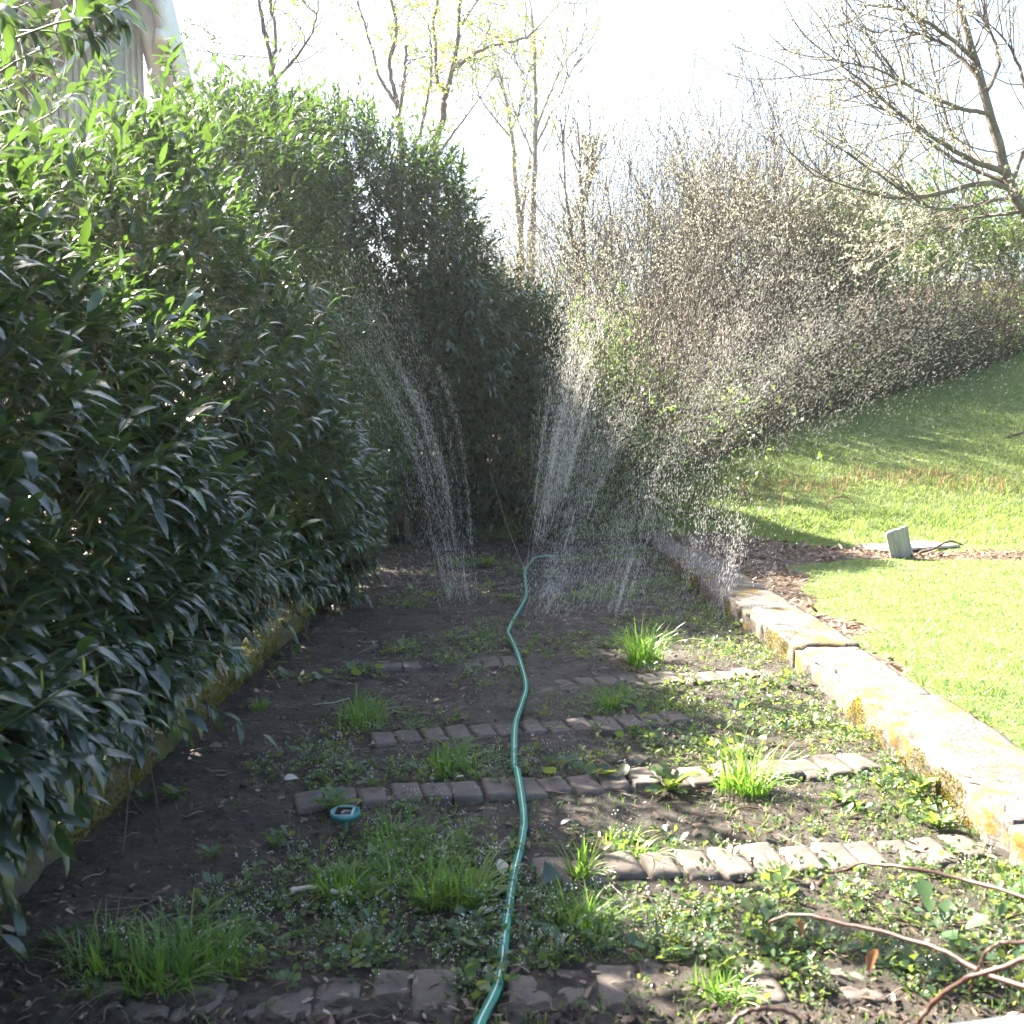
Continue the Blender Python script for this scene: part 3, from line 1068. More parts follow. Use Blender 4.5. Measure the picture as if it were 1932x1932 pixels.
def upright(name, label, Yd, foot, limbs, seed, L, nleaf, leafm, bark, tw=12, rm=1.0, kids=3):
    t = Tree(.10, .22, seed)
    g = ground_root(*foot, Yd)
    root = thing(name, label, 'tree', g)
    for i, (pts, r0, r1) in enumerate(limbs):
        PP = [at(px, py, Yd + dy) for (px, py, dy) in pts]
        if i == 0: PP = [g] + PP
        P = t.limb(PP, r0, r1, 20)
        t.along(P, tw, L, .014, 2, kids, .75, .2)
    t.finish(root, bark, bark, leafm, nleaf, (.04, .085), rm)
    return root


upright('pale_tree', 'slender pale trunk with fresh green leaf clumps in the gap, the left of two', 27, (985, 520), [
    ([(983, 470, 0), (975, 370, 0), (965, 250, 0), (950, 170, 0), (934, 110, 0)], .10, .02),
    ([(983, 440, 0), (992, 350, 0), (1003, 300, 0)], .05, .02),
    ([(965, 260, 0), (915, 200, .3), (893, 150, .3)], .03, .012),
    ([(968, 240, 0), (985, 190, -.3), (1000, 120, -.3)], .03, .012)], 14, 1.7, 1500, M['budleaf'], M['palebark'])
upright('pale_tree', 'slender pale trunk with long V branches in the gap, the right of two', 26, (1003, 520), [
    ([(1003, 470, 0), (1008, 330, 0), (1010, 200, 0), (1007, 80, 0), (1000, 0, 0)], .10, .02),
    ([(1009, 250, 0), (1045, 160, .2), (1085, 85, .3)], .035, .01),
    ([(1009, 280, 0), (1040, 215, -.2), (1075, 140, -.3), (1100, 100, -.3)], .03, .01),
    ([(1008, 300, 0), (975, 220, .2), (950, 130, .2)], .03, .01)], 15, 1.8, 1200, M['budleaf'], M['palebark'])
upright('sapling', 'thin dark double stemmed sapling at the left edge of the thicket', 18, (1098, 560), [
    ([(1101, 480, 0), (1096, 350, 0), (1090, 230, 0)], .05, .012),
    ([(1085, 480, 0), (1068, 370, 0), (1060, 250, 0)], .04, .010),
    ([(1098, 400, 0), (1115, 320, .2), (1120, 260, .2)], .025, .008)], 16, .9, 900, M['blossom'], M['bark'])

# tree at the right with long limbs arching to the left
t = Tree(.14, .07, 21)
RY = 12.6
g = np.array((6.75, RY, float(H(6.75, RY)) - .15))
root = thing('spreading_tree', 'budding tree at the right with a dark trunk and long limbs arching left', 'tree', g)
P = t.limb([g, np.array((6.7, RY, 1.6)), at(1985, 470, RY), at(1932, 395, RY), at(1895, 318, RY), at(1854, 160, RY), at(1818, 40, RY), at(1795, -60, RY)], .10, .024, 30)
limbs = [
    [(1898, 325, 0), (1830, 300, -.3), (1740, 245, -.7), (1640, 165, -1.0), (1560, 100, -1.2)],
    [(1900, 345, 0), (1800, 300, .3), (1720, 240, .5), (1660, 200, .6), (1610, 155, .6)],
    [(1925, 360, 0), (1850, 345, -.4), (1760, 368, -.8), (1680, 372, -1.0), (1600, 352, -1.2), (1530, 330, -1.4)],
    [(1880, 320, 0), (1820, 280, .6), (1790, 240, .8), (1760, 130, 1.0), (1735, 0, 1.0)],
    [(1868, 215, 0), (1800, 200, -.6), (1720, 165, -1), (1650, 130, -1.3), (1560, 112, -1.5)],
    [(1850, 150, 0), (1790, 90, .2), (1715, 60, .3), (1640, 62, .4)],
    [(1840, 110, 0), (1760, 50, -.4), (1690, 15, -.6), (1620, 10, -.8)],
    [(1862, 170, 0), (1885, 120, .5), (1870, 60, .6), (1840, 10, .6), (1830, -50, .6)],
    [(1905, 340, 0), (1945, 250, .3), (1930, 150, .5), (1900, 80, .5), (1840, 20, .5)],
    [(1930, 400, 0), (1850, 410, .3), (1760, 440, .5), (1690, 470, .6)],
    [(1915, 370, 0), (1845, 385, -.6), (1760, 392, -.9), (1660, 330, -1.2), (1600, 290, -1.4)],
]
for k, L in enumerate(limbs):
    q = t.limb([at(px, py, RY + dy) for px, py, dy in L], .036 if k in (0, 2, 3, 8) else .026, .005, 22)
    t.along(q, 22, 1.15, .008, 2, 3, .8, .12)
t.along(P[14:], 8, 1.0, .01, 2, 3, .8)
t.finish(root, M['bark'], M['twig'], M['blossom'], 20000, (.016, .036))


# ------------------------------------------------------------------ thicket
def bush_mesh(seed, stems, h, w, leaf, nleaf, ls, dense=1.0, droop=0.0):
    t = Tree(.12, .10 - droop, seed)
    rg = t.rg
    for k in range(stems):
        a = rg.uniform(0, 6.283)
        rr = w * math.sqrt(rg.random()) * .55
        b = np.array((rr * math.cos(a), rr * math.sin(a), -.15))
        d = np.array((math.cos(a) * rg.uniform(.05, .55), math.sin(a) * rg.uniform(.05, .55), 1.0))
        t.grow(b, d, h * rg.uniform(.5, 1.05), .013, 1, 3, 5, 9, .7)
    return t


def make_bush(name, label, pos, seed, stems, h, w, leafm, nleaf, ls, droop=0.0, rotz=0.0):
    root = thing(name, label, 'bush', (0, 0, 0), 'bushes of the thicket on the bank')
    t = bush_mesh(seed, stems, h, w, leafm, nleaf, ls, droop=droop)
    t.finish(root, M['twig'], M['twig'], leafm, nleaf, ls)
    root.location = (pos[0], pos[1], float(H(*pos)))
    root.rotation_euler = (0, 0, rotz)
    return root


def copy_tree(src, label, pos, rotz, sc):
    r = src.copy()
    COL.objects.link(r)
    r['label'] = label
    r.location = (pos[0], pos[1], float(H(*pos)))
    r.rotation_euler = (0, 0, rotz)
    r.scale = sc
    for ch in list(src.children):
        c = ch.copy()
        COL.objects.link(c)
        c.parent = r
    return r


bA = make_bush('blossom_bush', 'tall twiggy blossoming bush, highest of the thicket in the middle', (3.0, 17.2), 31, 58, 4.2, 1.5, M['blossom'], 8500, (.025, .05))
bB = make_bush('blossom_bush', 'tall pale bush just right of the highest, yellowish at its tip', (4.5, 18.6), 32, 54, 4.0, 1.6, M['blossom'], 8500, (.025, .05))
bC = make_bush('bramble_bush', 'dark leafy bush under the overhanging limbs right of the sky gap', (6.1, 20.4), 33, 44, 2.6, 1.9, M['bramble'], 12000, (.05, .09), .03)
copy_tree(bA, 'narrow twiggy bush at the left end of the thicket behind the spray', (1.5, 15.4), 2.0, (.72, .72, .82))
copy_tree(bB, 'pale bush half hidden behind the highest blossoming bush', (3.7, 19.6), 1.1, (1.05, 1.0, 1.0))
copy_tree(bA, 'thin bush behind the sapling, left of the highest bush', (1.9, 18.2), 4.0, (.8, .8, .85))
copy_tree(bC, 'dark leafy bush near the right edge below the tree fork', (8.6, 22.0), 1.6, (1.1, 1.05, 1.0))
copy_tree(bC, 'dark bush between the pale bushes and the leafy one', (5.1, 19.4), 3.6, (.9, .9, .95))
copy_tree(bC, 'leafy bush at the far right edge of the bank', (10.8, 23.0), 5.0, (1.15, 1.1, 1.0))
copy_tree(bC, 'dark bush low in the gap behind the far end of the bed', (.2, 15.6), .7, (.85, .8, .72))
copy_tree(bC, 'dark bush behind the laurel crown, left of the pale trunks', (-1.4, 16.5), 2.7, (1.0, .9, .85))

copy_tree(bC, 'dark bush directly behind the shaded laurel at the left', (-1.5, 14.2), 4.4, (.8, .6, .85))
copy_tree(bC, 'dark bush directly behind the shaded laurel in the middle', (-.4, 14.1), 2.2, (.7, .6, .8))
copy_tree(bC, 'dark bush directly behind the shaded laurel at the right', (.6, 14.3), 3.3, (.7, .6, .75))
copy_tree(bA, 'airy twiggy bush in the gap behind the pale trunks', (.6, 20.5), 5.2, (1.0, 1.0, .8))
copy_tree(bB, 'airy twiggy bush left of the pale trunks behind the laurel crown', (-1.0, 20.0), 3.0, (1.0, 1.0, .75))
# tangle of brambles and dead stems at the foot of the thicket
n = 5200
u = rng.random(n)
bx_ = .6 + u * 11 + rng.normal(0, .2, n)
byy = 13.8 + .80 * np.maximum(bx_ - 1.5, 0) + rng.exponential(.9, n) - .25
hh = rng.uniform(.3, 1.7, n) * smooth01((byy - 13.1 - .80 * np.maximum(bx_ - 1.5, 0)) / 1.2) + .15
p0 = np.stack([bx_, byy, H(bx_, byy) - .05], -1)
az = rng.uniform(0, 6.283, n)
tt = np.linspace(0, 1, 5)
off = np.stack([np.cos(az)[:, None] * tt * hh[:, None] * .8, np.sin(az)[:, None] * tt * hh[:, None] * .8,
                hh[:, None] * (1.6 * tt - .85 * tt ** 2 * rng.uniform(.6, 1.5, (n, 1)))], -1)
TL = p0[:, None] + off + rng.normal(0, .03, (n, 5, 3))
tang = thing('bramble_thicket', 'tangled grey brown brambles along the foot of the bank thicket', 'brambles', (3, 15, 0))
tl = np.array(tang.location)
bag = Bag()
tubes_bag(bag, (TL[:, ::2] - tl, np.tile(np.array([.006, .004, .002]), (n, 1))), 0, 3)
tag(bag.make('canes', [M['twig']], tang), kind='stuff')
nl = 26000
i = rng.integers(0, n, nl)
j = rng.integers(1, 5, nl)
p = TL[i, j] + rng.normal(0, .06, (nl, 3)) - tl
TVL = np.array([(0, 0, 0), (.32, .5, .06), (0, 1, -.05), (-.32, .5, .06)])
V, F = scatter(TVL, [np.array([[0, 1, 2, 3]])], frames(norm(rng.normal(0, 1, (nl, 3)) + np.array((0, -.2, -.1))), rng.normal(0, .6, (nl, 3)) + np.array((0, 0, 1))), p, rng.uniform(.03, .07, nl))
tag(build('foliage', V, F, M['bramble'], tang, np.repeat(rng.random(nl), 4)), kind='stuff')

# bramble arching at the right end of the bed
br = thing('bramble_bush', 'arching leafy bramble spilling over the far right corner of the bed', 'bush', (.9, 12.4, 0))
bl_ = np.array(br.location)
bag = Bag()
lp = []
for k in range(90):
    a = rng.uniform(0, 6.283)
    b0 = np.array((.95 + rng.normal(0, .5), 12.3 + rng.normal(0, .4), .05))
    L = rng.uniform(.4, 1.5)
    h = rng.uniform(.4, 1.75)
    pts = [b0, b0 + np.array((math.cos(a) * L * .3, math.sin(a) * L * .3, h * .8)), b0 + np.array((math.cos(a) * L * .7, math.sin(a) * L * .7, h)), b0 + np.array((math.cos(a) * L, math.sin(a) * L, h * .6))]
    q = spline(pts, 10)
    Vt, Ft = tube(q - bl_, np.linspace(.006, .002, 10), 3)
    bag.add(Vt, Ft, 0)
    lp.append(q[3:])
bag.make('canes', [M['cane']], br)
lp = np.concatenate(lp)
nl = 3800
p = lp[rng.integers(0, len(lp), nl)] + rng.normal(0, .05, (nl, 3))
p[:, 2] = np.maximum(p[:, 2], .05)
V, F = scatter(LV3 * np.array((1.9, 1, 1)), LF3, frames(norm(rng.normal(0, 1, (nl, 3)) + np.array((0, 0, -.2))), rng.normal(0, .5, (nl, 3)) + np.array((0, 0, 1))), p - bl_, rng.uniform(.035, .075, nl))
tag(build('foliage', V, F, M['bramble'], br, np.repeat(rng.random(nl), len(LV3)), True), kind='stuff')

# ------------------------------------------------------------------ lawn and bank grass
def blades(P, hgt, wid, bend, tint, rg, single=False):
    n = len(P)
    a = rg.uniform(0, 6.283, n)
    lean = np.stack([np.cos(a), np.sin(a), np.zeros(n)], -1)
    side = np.stack([-np.sin(a + rg.normal(0, .5, n)), np.cos(a), np.zeros(n)], -1)
    up = np.array((0, 0, 1.0))
    b0 = P - side * wid[:, None] / 2
    b1 = P + side * wid[:, None] / 2
    m = P + up * (hgt * .6)[:, None] + lean * (bend * hgt * .3)[:, None]
    m0 = m - side * wid[:, None] * .4
    m1 = m + side * wid[:, None] * .4
    tip = P + up * (hgt * (1 - .25 * bend))[:, None] + lean * (bend * hgt)[:, None]
    if single:
        return np.stack([b0, b1, tip], 1).reshape(-1, 3), [np.array([[0, 1, 2]]) + np.arange(n)[:, None] * 3], np.repeat(tint, 3)
    V = np.stack([b0, b1, m1, m0, tip], 1).reshape(-1, 3)
    o = np.arange(n)[:, None] * 5
    return V, [np.array([[0, 1, 2, 3]]) + o, np.array([[3, 2, 4]]) + o], np.repeat(tint, 5)


n = 250000
dist_ = 2.6 + (rng.random(n) ** 1.6) * 9.6
xx = wallx(dist_) + .37 + rng.random(n) * np.minimum(8.0, .62 * dist_)
P = np.stack([xx, dist_, H(xx, dist_) - .004], -1)
P = P[(litter_mask(P[:, 0], P[:, 1]) + .25 * rng.random(n)) < .55]
n = len(P)
rough = smooth01((P[:, 1] - 10.5) / 1.2)
patch = .5 + .5 * noise2(P[:, 0], P[:, 1], 1.4, 8)
hg = rng.uniform(.010, .028, n) * (1 + .6 * patch + .8 * (noise2(P[:, 0], P[:, 1], 7, 6) > .45)) * (1 + 2.0 * rough)
V, F, r = blades(P, hg, rng.uniform(.004, .008, n) * (.6 + .09 * P[:, 1]), rng.uniform(.5, 1.8, n), np.clip(.12 + .55 * patch + .35 * noise2(P[:, 0], P[:, 1], 4.1, 2) + .2 * noise2(P[:, 0], P[:, 1], 11, 5) + rng.normal(0, .2, n), 0, 1), rng, True)
tag(build('lawn_grass', V, F, M['lawn'], None, r), 'short sunlit lawn grass right of the concrete wall', 'grass', kind='stuff')

n = 170000
xx = 1.6 + rng.random(n) * 10.5
yy = 10.6 + rng.random(n) * (2.0 + 1.1 * np.maximum(xx - 1.0, .4))
P = np.stack([xx, yy, H(xx, yy) - .01], -1)
P = P[(yy < 14.2 + .84 * np.maximum(xx - 1.5, 0)) & (litter_mask(xx, yy) < .4)]
n = len(P)
patch = .5 + .5 * noise2(P[:, 0], P[:, 1], .9, 3)
V, F, r = blades(P, rng.uniform(.03, .085, n) * (.6 + .8 * patch), rng.uniform(.009, .015, n), rng.uniform(.3, 1.1, n), np.clip(.4 + .4 * patch + rng.normal(0, .2, n), 0, 1), rng, True)
tag(build('bank_grass', V, F, M['lawn'], None, r), 'longer bright grass climbing the bank below the thicket', 'grass', kind='stuff')

# dry reddish stems in the rough grass at the foot of the bank
n = 1700
xx = 2.6 + rng.random(n) * 7.5
yy = 13.2 + .10 * (xx - 4) + rng.normal(0, .35, n)
P = np.stack([xx, yy, H(xx, yy)], -1)
P = P[noise2(xx, yy, 1.6, 4) > -.1]
n = len(P)
V, F, r = blades(P, rng.uniform(.06, .2, n), rng.uniform(.006, .011, n), rng.uniform(.2, .9, n), rng.random(n), rng)
tag(build('dry_stems', V, F, M['dryred'], None, r), 'reddish dry stems scattered in the rough grass below the bank', 'dry stems', kind='stuff')

# litter on the lawn strip and in the bed
def litter(P, size, name, label, parent=None, mat='litter', long=3.0, tilt=.35):
    n = len(P)
    a = rng.uniform(0, 6.283, n)
    al = norm(np.stack([np.cos(a), np.sin(a), rng.normal(0, tilt, n)], -1))
    TVx = np.array([(-.5 / long, 0, 0), (.5 / long, 0, .02), (.6 / long, .55, .08), (0, 1, .02), (-.6 / long, .5, .05)])
    V, F = scatter(TVx, [np.array([[0, 1, 2, 4]]), np.array([[4, 2, 3]])], frames(al, np.array((0, 0, 1.0)) + rng.normal(0, .35, (n, 3))), P, size)
    return tag(build(name, V, F, M[mat], parent, np.repeat(np.clip(rng.beta(1.6, 2.2, n), 0, 1), 5)), label, 'litter', kind='stuff')


n = 26000
xx = 1.8 + rng.random(n) * 4.8
yy = 3 + rng.random(n) * 8.4
k = litter_mask(xx, yy) > .35 + .4 * rng.random(n)
xx, yy = xx[k], yy[k]
k = xx > wallx(yy) + .36
xx, yy = xx[k], yy[k]
litter(np.stack([xx, yy, H(xx, yy) + rng.uniform(0, .025, len(xx))], -1), rng.uniform(.02, .09, len(xx)), 'lawn_litter', 'brown twigs and dead leaves strewn across the bare strip of lawn', long=4.5)
n = 18000
yy = 1.7 + rng.random(n) ** 1.5 * 10
xx = bed_x(rng.random(n), yy)
k = (noise2(xx, yy, 2.4, 2) + .8 * rng.random(n) - .3 * xx > .02) & (xx > -1.36) & (xx < wallx(yy) - .02)
xx, yy = xx[k], yy[k]
litter(np.stack([xx, yy, bed_z(xx, yy) + rng.uniform(.002, .014, len(xx))], -1), np.minimum(rng.gamma(2.0, .007, len(xx)) + .005, .04), 'bed_litter', 'pale scraps of dead leaf and twig scattered over the dark soil', long=3.6)

n = 900
yy = 1.8 + rng.random(n) ** 1.4 * 9
xx = bed_x(rng.random(n), yy)
k = (xx > -1.3) & (xx < wallx(yy) - .05)
xx, yy = xx[k], yy[k]
n = len(xx)
az = rng.uniform(0, 6.283, n)
L = rng.gamma(2, .03, n) + .02
tt = np.linspace(-.5, .5, 5)
TW = np.stack([xx[:, None] + np.cos(az)[:, None] * tt * L[:, None], yy[:, None] + np.sin(az)[:, None] * tt * L[:, None], np.zeros((n, 5))], -1) + rng.normal(0, .004, (n, 5, 3))
TW[..., 2] = bed_z(TW[..., 0], TW[..., 1]) + .004 + rng.uniform(0, .01, (n, 5))
bag = Bag()
tubes_bag(bag, (TW, np.tile(np.array([.0012, .0018, .0016, .0014, .0008]), (n, 1)) * rng.uniform(.6, 1.6, (n, 1))), 0, 4, r=rng.random(n))
tag(bag.make('bed_twigs', [M['litter']]), 'thin broken twigs and roots strewn over the dark soil', 'twigs', kind='stuff')

# soil clods
OV = np.array([(1, 0, 0), (0, 1, 0), (-1, 0, 0), (0, -1, 0), (0, 0, .8), (0, 0, -.5)])
OF = np.array([(0, 1, 4), (1, 2, 4), (2, 3, 4), (3, 0, 4), (1, 0, 5), (2, 1, 5), (3, 2, 5), (0, 3, 5)])
n = 14000
nearc = rng.random(n) < .5
yy = np.where(nearc, rng.uniform(1.75, 2.55, n), 2.0 + rng.random(n) ** 1.4 * 9)
xx = bed_x(rng.random(n), yy)
k = (xx > -1.36) & (xx < wallx(yy) - .03)
xx, yy, nearc = xx[k], yy[k], nearc[k]
n = len(xx)
P = np.stack([xx, yy, bed_z(xx, yy)], -1)
k = ~on_brick(P)
P, nearc = P[k], nearc[k]
n = len(P)
V, F = scatter(OV, [OF], frames(rng.normal(0, 1, (n, 3)), rng.normal(0, 1, (n, 3))), P, np.where(nearc, np.minimum(rng.gamma(1.3, .0040, n) + .002, .013), rng.gamma(2, .0022, n) + .0015)[:, None] * rng.uniform(.6, 1.2, (n, 3)))
V += .3 * np.repeat(np.where(nearc, .010, .004), 6)[:, None] * rng.normal(0, 1, V.shape)
tag(build('soil_clods', V, F, M['clod'], None), 'crumbs and clods of dark soil over the bed', 'soil', kind='stuff')

# ------------------------------------------------------------------ hose
hp = [(880, 2010), (905, 1935), (940, 1840), (955, 1740), (968, 1650), (984, 1580), (988, 1530), (976, 1468), (970, 1440), (972, 1380), (985, 1320),
      (992, 1285), (976, 1240), (963, 1198), (960, 1184), (984, 1138), (993, 1120), (991, 1090), (991, 1073), (1002, 1060), (1012, 1051), (1046, 1048)]
hpts = []
for px, py in hp:
    g = gp(px, py, .03)
    b = on_brick(g[None], .13)[0]
    hpts.append(np.array((g[0], g[1], float(bed_z(g[0], g[1])) + (.052 if b else .018))))
HP = spline(hpts, 190)
tn = norm(np.gradient(HP, axis=0))
sd = norm(np.cross(tn, np.array((0, 0, 1.0))))
upv = np.cross(sd, tn)
ring = []
for k in range(24):                     # three flattened lobes side by side
    a = k / 24 * 2 * math.pi
    x_ = math.cos(a) * .0130
    lobe = .0075 * (1 - .28 * abs(math.cos(1.5 * math.pi * x_ / .0130)) ** 3)
    ring.append((x_, math.sin(a) * lobe))
ring = np.array(ring)
wv = 1 + .05 * np.sin(np.arange(190) * .9) + .03 * np.sin(np.arange(190) * 2.3)
V = HP[:, None] + sd[:, None] * (ring[None, :, 0] * wv[:, None])[..., None] + upv[:, None] * ring[None, :, 1][..., None]
ii = np.arange(189)[:, None] * 24
jj = np.arange(24)[None]
Q = np.stack([ii + jj, ii + (jj + 1) % 24, ii + 24 + (jj + 1) % 24, ii + 24 + jj], -1).reshape(-1, 4)
m, nt, b, out = newmat('teal_hose_plastic')
nt.links.new(ramp(nt, tnoise(nt, 9, 4), [(.25, (.05, .06, .04)), (.36, (.012, .13, .09)), (.6, (.018, .20, .135)), (.8, (.04, .28, .17))]), b.inputs['Base Color'])
b.inputs['Roughness'].default_value = .42
b.inputs['Specular IOR Level'].default_value = .35
bump(nt, tnoise(nt, 120, 3), b, .25, .002)
M['hose'] = m
hose = thing('sprinkler_hose', 'flat teal green sprinkler hose with white stripe running down the bed', 'hose', HP[0])
h0 = np.array(hose.location)
hose_body = build('hose_body', V.reshape(-1, 3) - h0, [Q, np.array([list(range(24))[::-1]]), np.array([[189 * 24 + k for k in range(24)]])], M['hose'], hose, None, True)
m, nt, b, out = newmat('white_hose_stripe')
b.inputs['Base Color'].default_value = (.62, .68, .62, 1)
b.inputs['Roughness'].default_value = .4
sv = np.stack([HP - sd * .0014 + upv * .0062, HP - sd * .0014 + upv * .0088, HP + sd * .0014 + upv * .0088, HP + sd * .0014 + upv * .0062], 1)
ii = np.arange(189)[:, None] * 4
jj = np.arange(4)[None]
Q = np.stack([ii + jj, ii + (jj + 1) % 4, ii + 4 + (jj + 1) % 4, ii + 4 + jj], -1).reshape(-1, 4)
build('stripe', sv.reshape(-1, 3) - h0, [Q], m, hose_body)


def hose_dist(P):
    return np.min(np.linalg.norm(P[:, None, :2] - HP[None, ::4, :2], axis=2), axis=1)


# ------------------------------------------------------------------ ground cover of small weeds
n = 22000
yy = 2.05 + rng.random(n) ** 1.35 * 9.3
xx = bed_x(.04 + .94 * rng.random(n), yy)
dens = .42 * noise2(xx, yy, 1.7, 6) + .34 * noise2(xx, yy, 4.3, 2) + .13 * xx - .03 * (yy - 4.2) + .16 * np.exp(-((yy - 2.75) / .5) ** 2) + .04 + .34 * np.exp(-((yy - 2.95) / .45) ** 2 - ((xx + .25) / .65) ** 2)
dens = dens - .6 * smooth01((2.5 - yy) / .2) - .5 * smooth01((-.75 - xx) / .4)
k = (dens > rng.random(n) * .62) & (xx < wallx(yy) - .01)
P = np.stack([xx, yy, bed_z(xx, yy)], -1)[k]
P = P[(~on_brick(P, .11) | (rng.random(len(P)) < .12)) & (hose_dist(P) > .028)]
n = len(P)
bag = Bag()
per = 9
a = rng.uniform(0, 6.283, (n, per))
el = rng.uniform(.05, 1.1, (n, per))
psz = rng.gamma(2.2, .0042, n) + .006
al = np.stack([np.cos(a) * np.cos(el), np.sin(a) * np.cos(el), np.sin(el)], -1).reshape(-1, 3)
base = (P[:, None] + np.stack([np.cos(a), np.sin(a), np.zeros_like(a)], -1) * (psz[:, None] * rng.uniform(0, 1.3, (n, per)))[..., None]
        + np.array((0, 0, 1)) * (psz[:, None] * rng.uniform(0, 1.4, (n, per)))[..., None]).reshape(-1, 3)
TVW = np.array([(0, 0, 0), (.2, .35, .03), (.34, .7, .02), (0, 1, -.08), (-.34, .7, .02), (-.2, .35, .03)])
V, F = scatter(TVW, [np.array([[0, 1, 2, 3], [0, 3, 4, 5]])], frames(al, np.array((0, 0, 1.0)) + rng.normal(0, .4, al.shape)), base, np.repeat(psz, per) * rng.uniform(.6, 1.3, n * per))
pt = np.clip(.42 + .3 * noise2(P[:, 0], P[:, 1], 3.1, 21) + rng.normal(0, .16, n) + .12 * (P[:, 0] > .6), 0, 1)
bag.add(V, F, 0, np.repeat(np.repeat(pt, per), 6))
# flowering stems
fl = rng.random(n) < np.where(P[:, 1] < 4.2, .42, .25) * np.where(P[:, 0] > .5, .35, 1)
Pf = P[fl]
m_ = len(Pf)
fh = rng.uniform(.03, .085, m_)
lean = rng.normal(0, .25, (m_, 2))
tips = Pf + np.stack([lean[:, 0] * fh, lean[:, 1] * fh, fh], -1)
st = np.stack([Pf, (Pf + tips) / 2 + rng.normal(0, .004, (m_, 3)), tips], 1)
tubes_bag(bag, (st, np.tile(np.array([.0012, .001, .0008]), (m_, 1))), 0, 3, r=np.full(m_, .7))
kf = 5
fp = (tips[:, None] + rng.normal(0, .007, (m_, kf, 3))).reshape(-1, 3)
fd = norm(rng.normal(0, .6, fp.shape) + np.array((0, 0, 1)))
OV = np.array([(1, 0, 0), (0, 1, 0), (-1, 0, 0), (0, -1, 0), (0, 0, .8), (0, 0, -.5)])
OF = np.array([(0, 1, 4), (1, 2, 4), (2, 3, 4), (3, 0, 4), (1, 0, 5), (2, 1, 5), (3, 2, 5), (0, 3, 5)])
V, F = scatter(OV, [OF], frames(fd, rng.normal(0, 1, fd.shape)), fp, rng.uniform(.0013, .0030, len(fp)))
bag.add(V, F, 1, np.repeat(rng.random(len(fp)), 6))
tag(bag.make('ground_cover', [M['weed'], M['flower']]), 'low bittercress and chickweed with tiny white flowers covering the bed', 'weeds', kind='stuff')

# thin scattered grass seedlings
n = 16000
yy = 2.1 + rng.random(n) ** 1.3 * 8
xx = bed_x(.04 + .94 * rng.random(n), yy)
k = (.5 * noise2(xx, yy, 2.3, 16) + .3 * noise2(xx, yy, 6, 1) + .15 * xx - .05 * (yy - 4) > .12 + .3 * rng.random(n)) & (xx > -1.2) & (xx < wallx(yy) - .02)
P = np.stack([xx, yy, bed_z(xx, yy) - .003], -1)[k]
P = P[~on_brick(P, .10) & (hose_dist(P) > .02)]
n = len(P)
V, F, r = blades(P, rng.uniform(.015, .06, n), rng.uniform(.0015, .0035, n), rng.uniform(.3, 1.2, n), np.clip(rng.normal(.4, .25, n), 0, 1), rng)
tag(build('thin_grass', V, F, M['grass'], None, r), 'thin grass seedlings sprinkled over the soil of the bed', 'grass', kind='stuff')

# moss flecks in the bed
n = 7000
yy = 2.2 + rng.random(n) * 5
xx = bed_x(rng.random(n), yy)
k = (noise2(xx, yy, 2.1, 13) > .42) & (xx > -1.3) & (xx < wallx(yy) - .02)
P = np.stack([xx, yy, bed_z(xx, yy)], -1)[k]
n = len(P)
V, F, r = blades(P, rng.uniform(.006, .016, n), rng.uniform(.003, .006, n), rng.uniform(.2, .9, n), rng.random(n), rng)
tag(build('bed_moss', V, F, M['moss'], None, r), 'yellow green moss flecks on the soil of the bed', 'moss', kind='stuff')


# ------------------------------------------------------------------ grass tufts (each a thing)
def tuft(px, py, h, w, nb, label, tint=.45, seed=0, lean=(0, 0)):
    rg = np.random.default_rng(100 + seed)
    g = gp(px, py, .01)
    root = np.array((g[0], g[1], float(bed_z(g[0], g[1]))))
    nb = int(nb * 1.3)
    a = rg.uniform(0, 6.283, nb)
    rr = w * .30 * np.sqrt(rg.random(nb))
    b0 = np.stack([np.cos(a) * rr, np.sin(a) * rr, np.zeros(nb) - .005], -1)
    cc = rg.normal(0, .28 * w, (4, 2))[rg.integers(0, 4, nb)]
    b0[:, :2] += cc
    a2 = a + rg.normal(0, .9, nb)
    tilt = rg.uniform(.1, 1.0, nb) * (w / (h + w)) * 2.0
    hh = 1.2 * h * rg.uniform(.25, 1.1, nb)
    m = 6
    u = np.linspace(0, 1, m)
    out = np.stack([np.cos(a2) + lean[0], np.sin(a2) + lean[1], np.zeros(nb)], -1)
    C = b0[:, None] + out[:, None] * (hh * tilt)[:, None, None] * (u ** 1.5)[None, :, None] * 1.15
    C = C + np.array((0, 0, 1.0)) * (hh[:, None] * (u[None] * 1.05 - .55 * tilt[:, None] * u[None] ** 2.4))[..., None]
    side = np.stack([-np.sin(a2), np.cos(a2), np.zeros(nb)], -1)
    wd = rg.uniform(.0014, .0032, nb)[:, None] * (1 - u[None] ** 2.2) + .0002
    V = np.stack([C - side[:, None] * wd[..., None], C + side[:, None] * wd[..., None] + np.array((0, 0, .0012))], 2).reshape(-1, 3)
    q = np.stack([np.arange(m - 1) * 2, np.arange(m - 1) * 2 + 1, np.arange(m - 1) * 2 + 3, np.arange(m - 1) * 2 + 2], -1)
    Q = (q[None] + (np.arange(nb) * m * 2)[:, None, None]).reshape(-1, 4)
    o = build('grass_tuft', V, [Q], M['grass'], None, np.repeat(np.where(rg.random(nb) < .10, 1.0, np.clip(rg.normal(tint, .22, nb), 0, .9)), m * 2), True)
    o.location = root
    return tag(o, label, 'grass tuft', 'grass tufts in the bed')


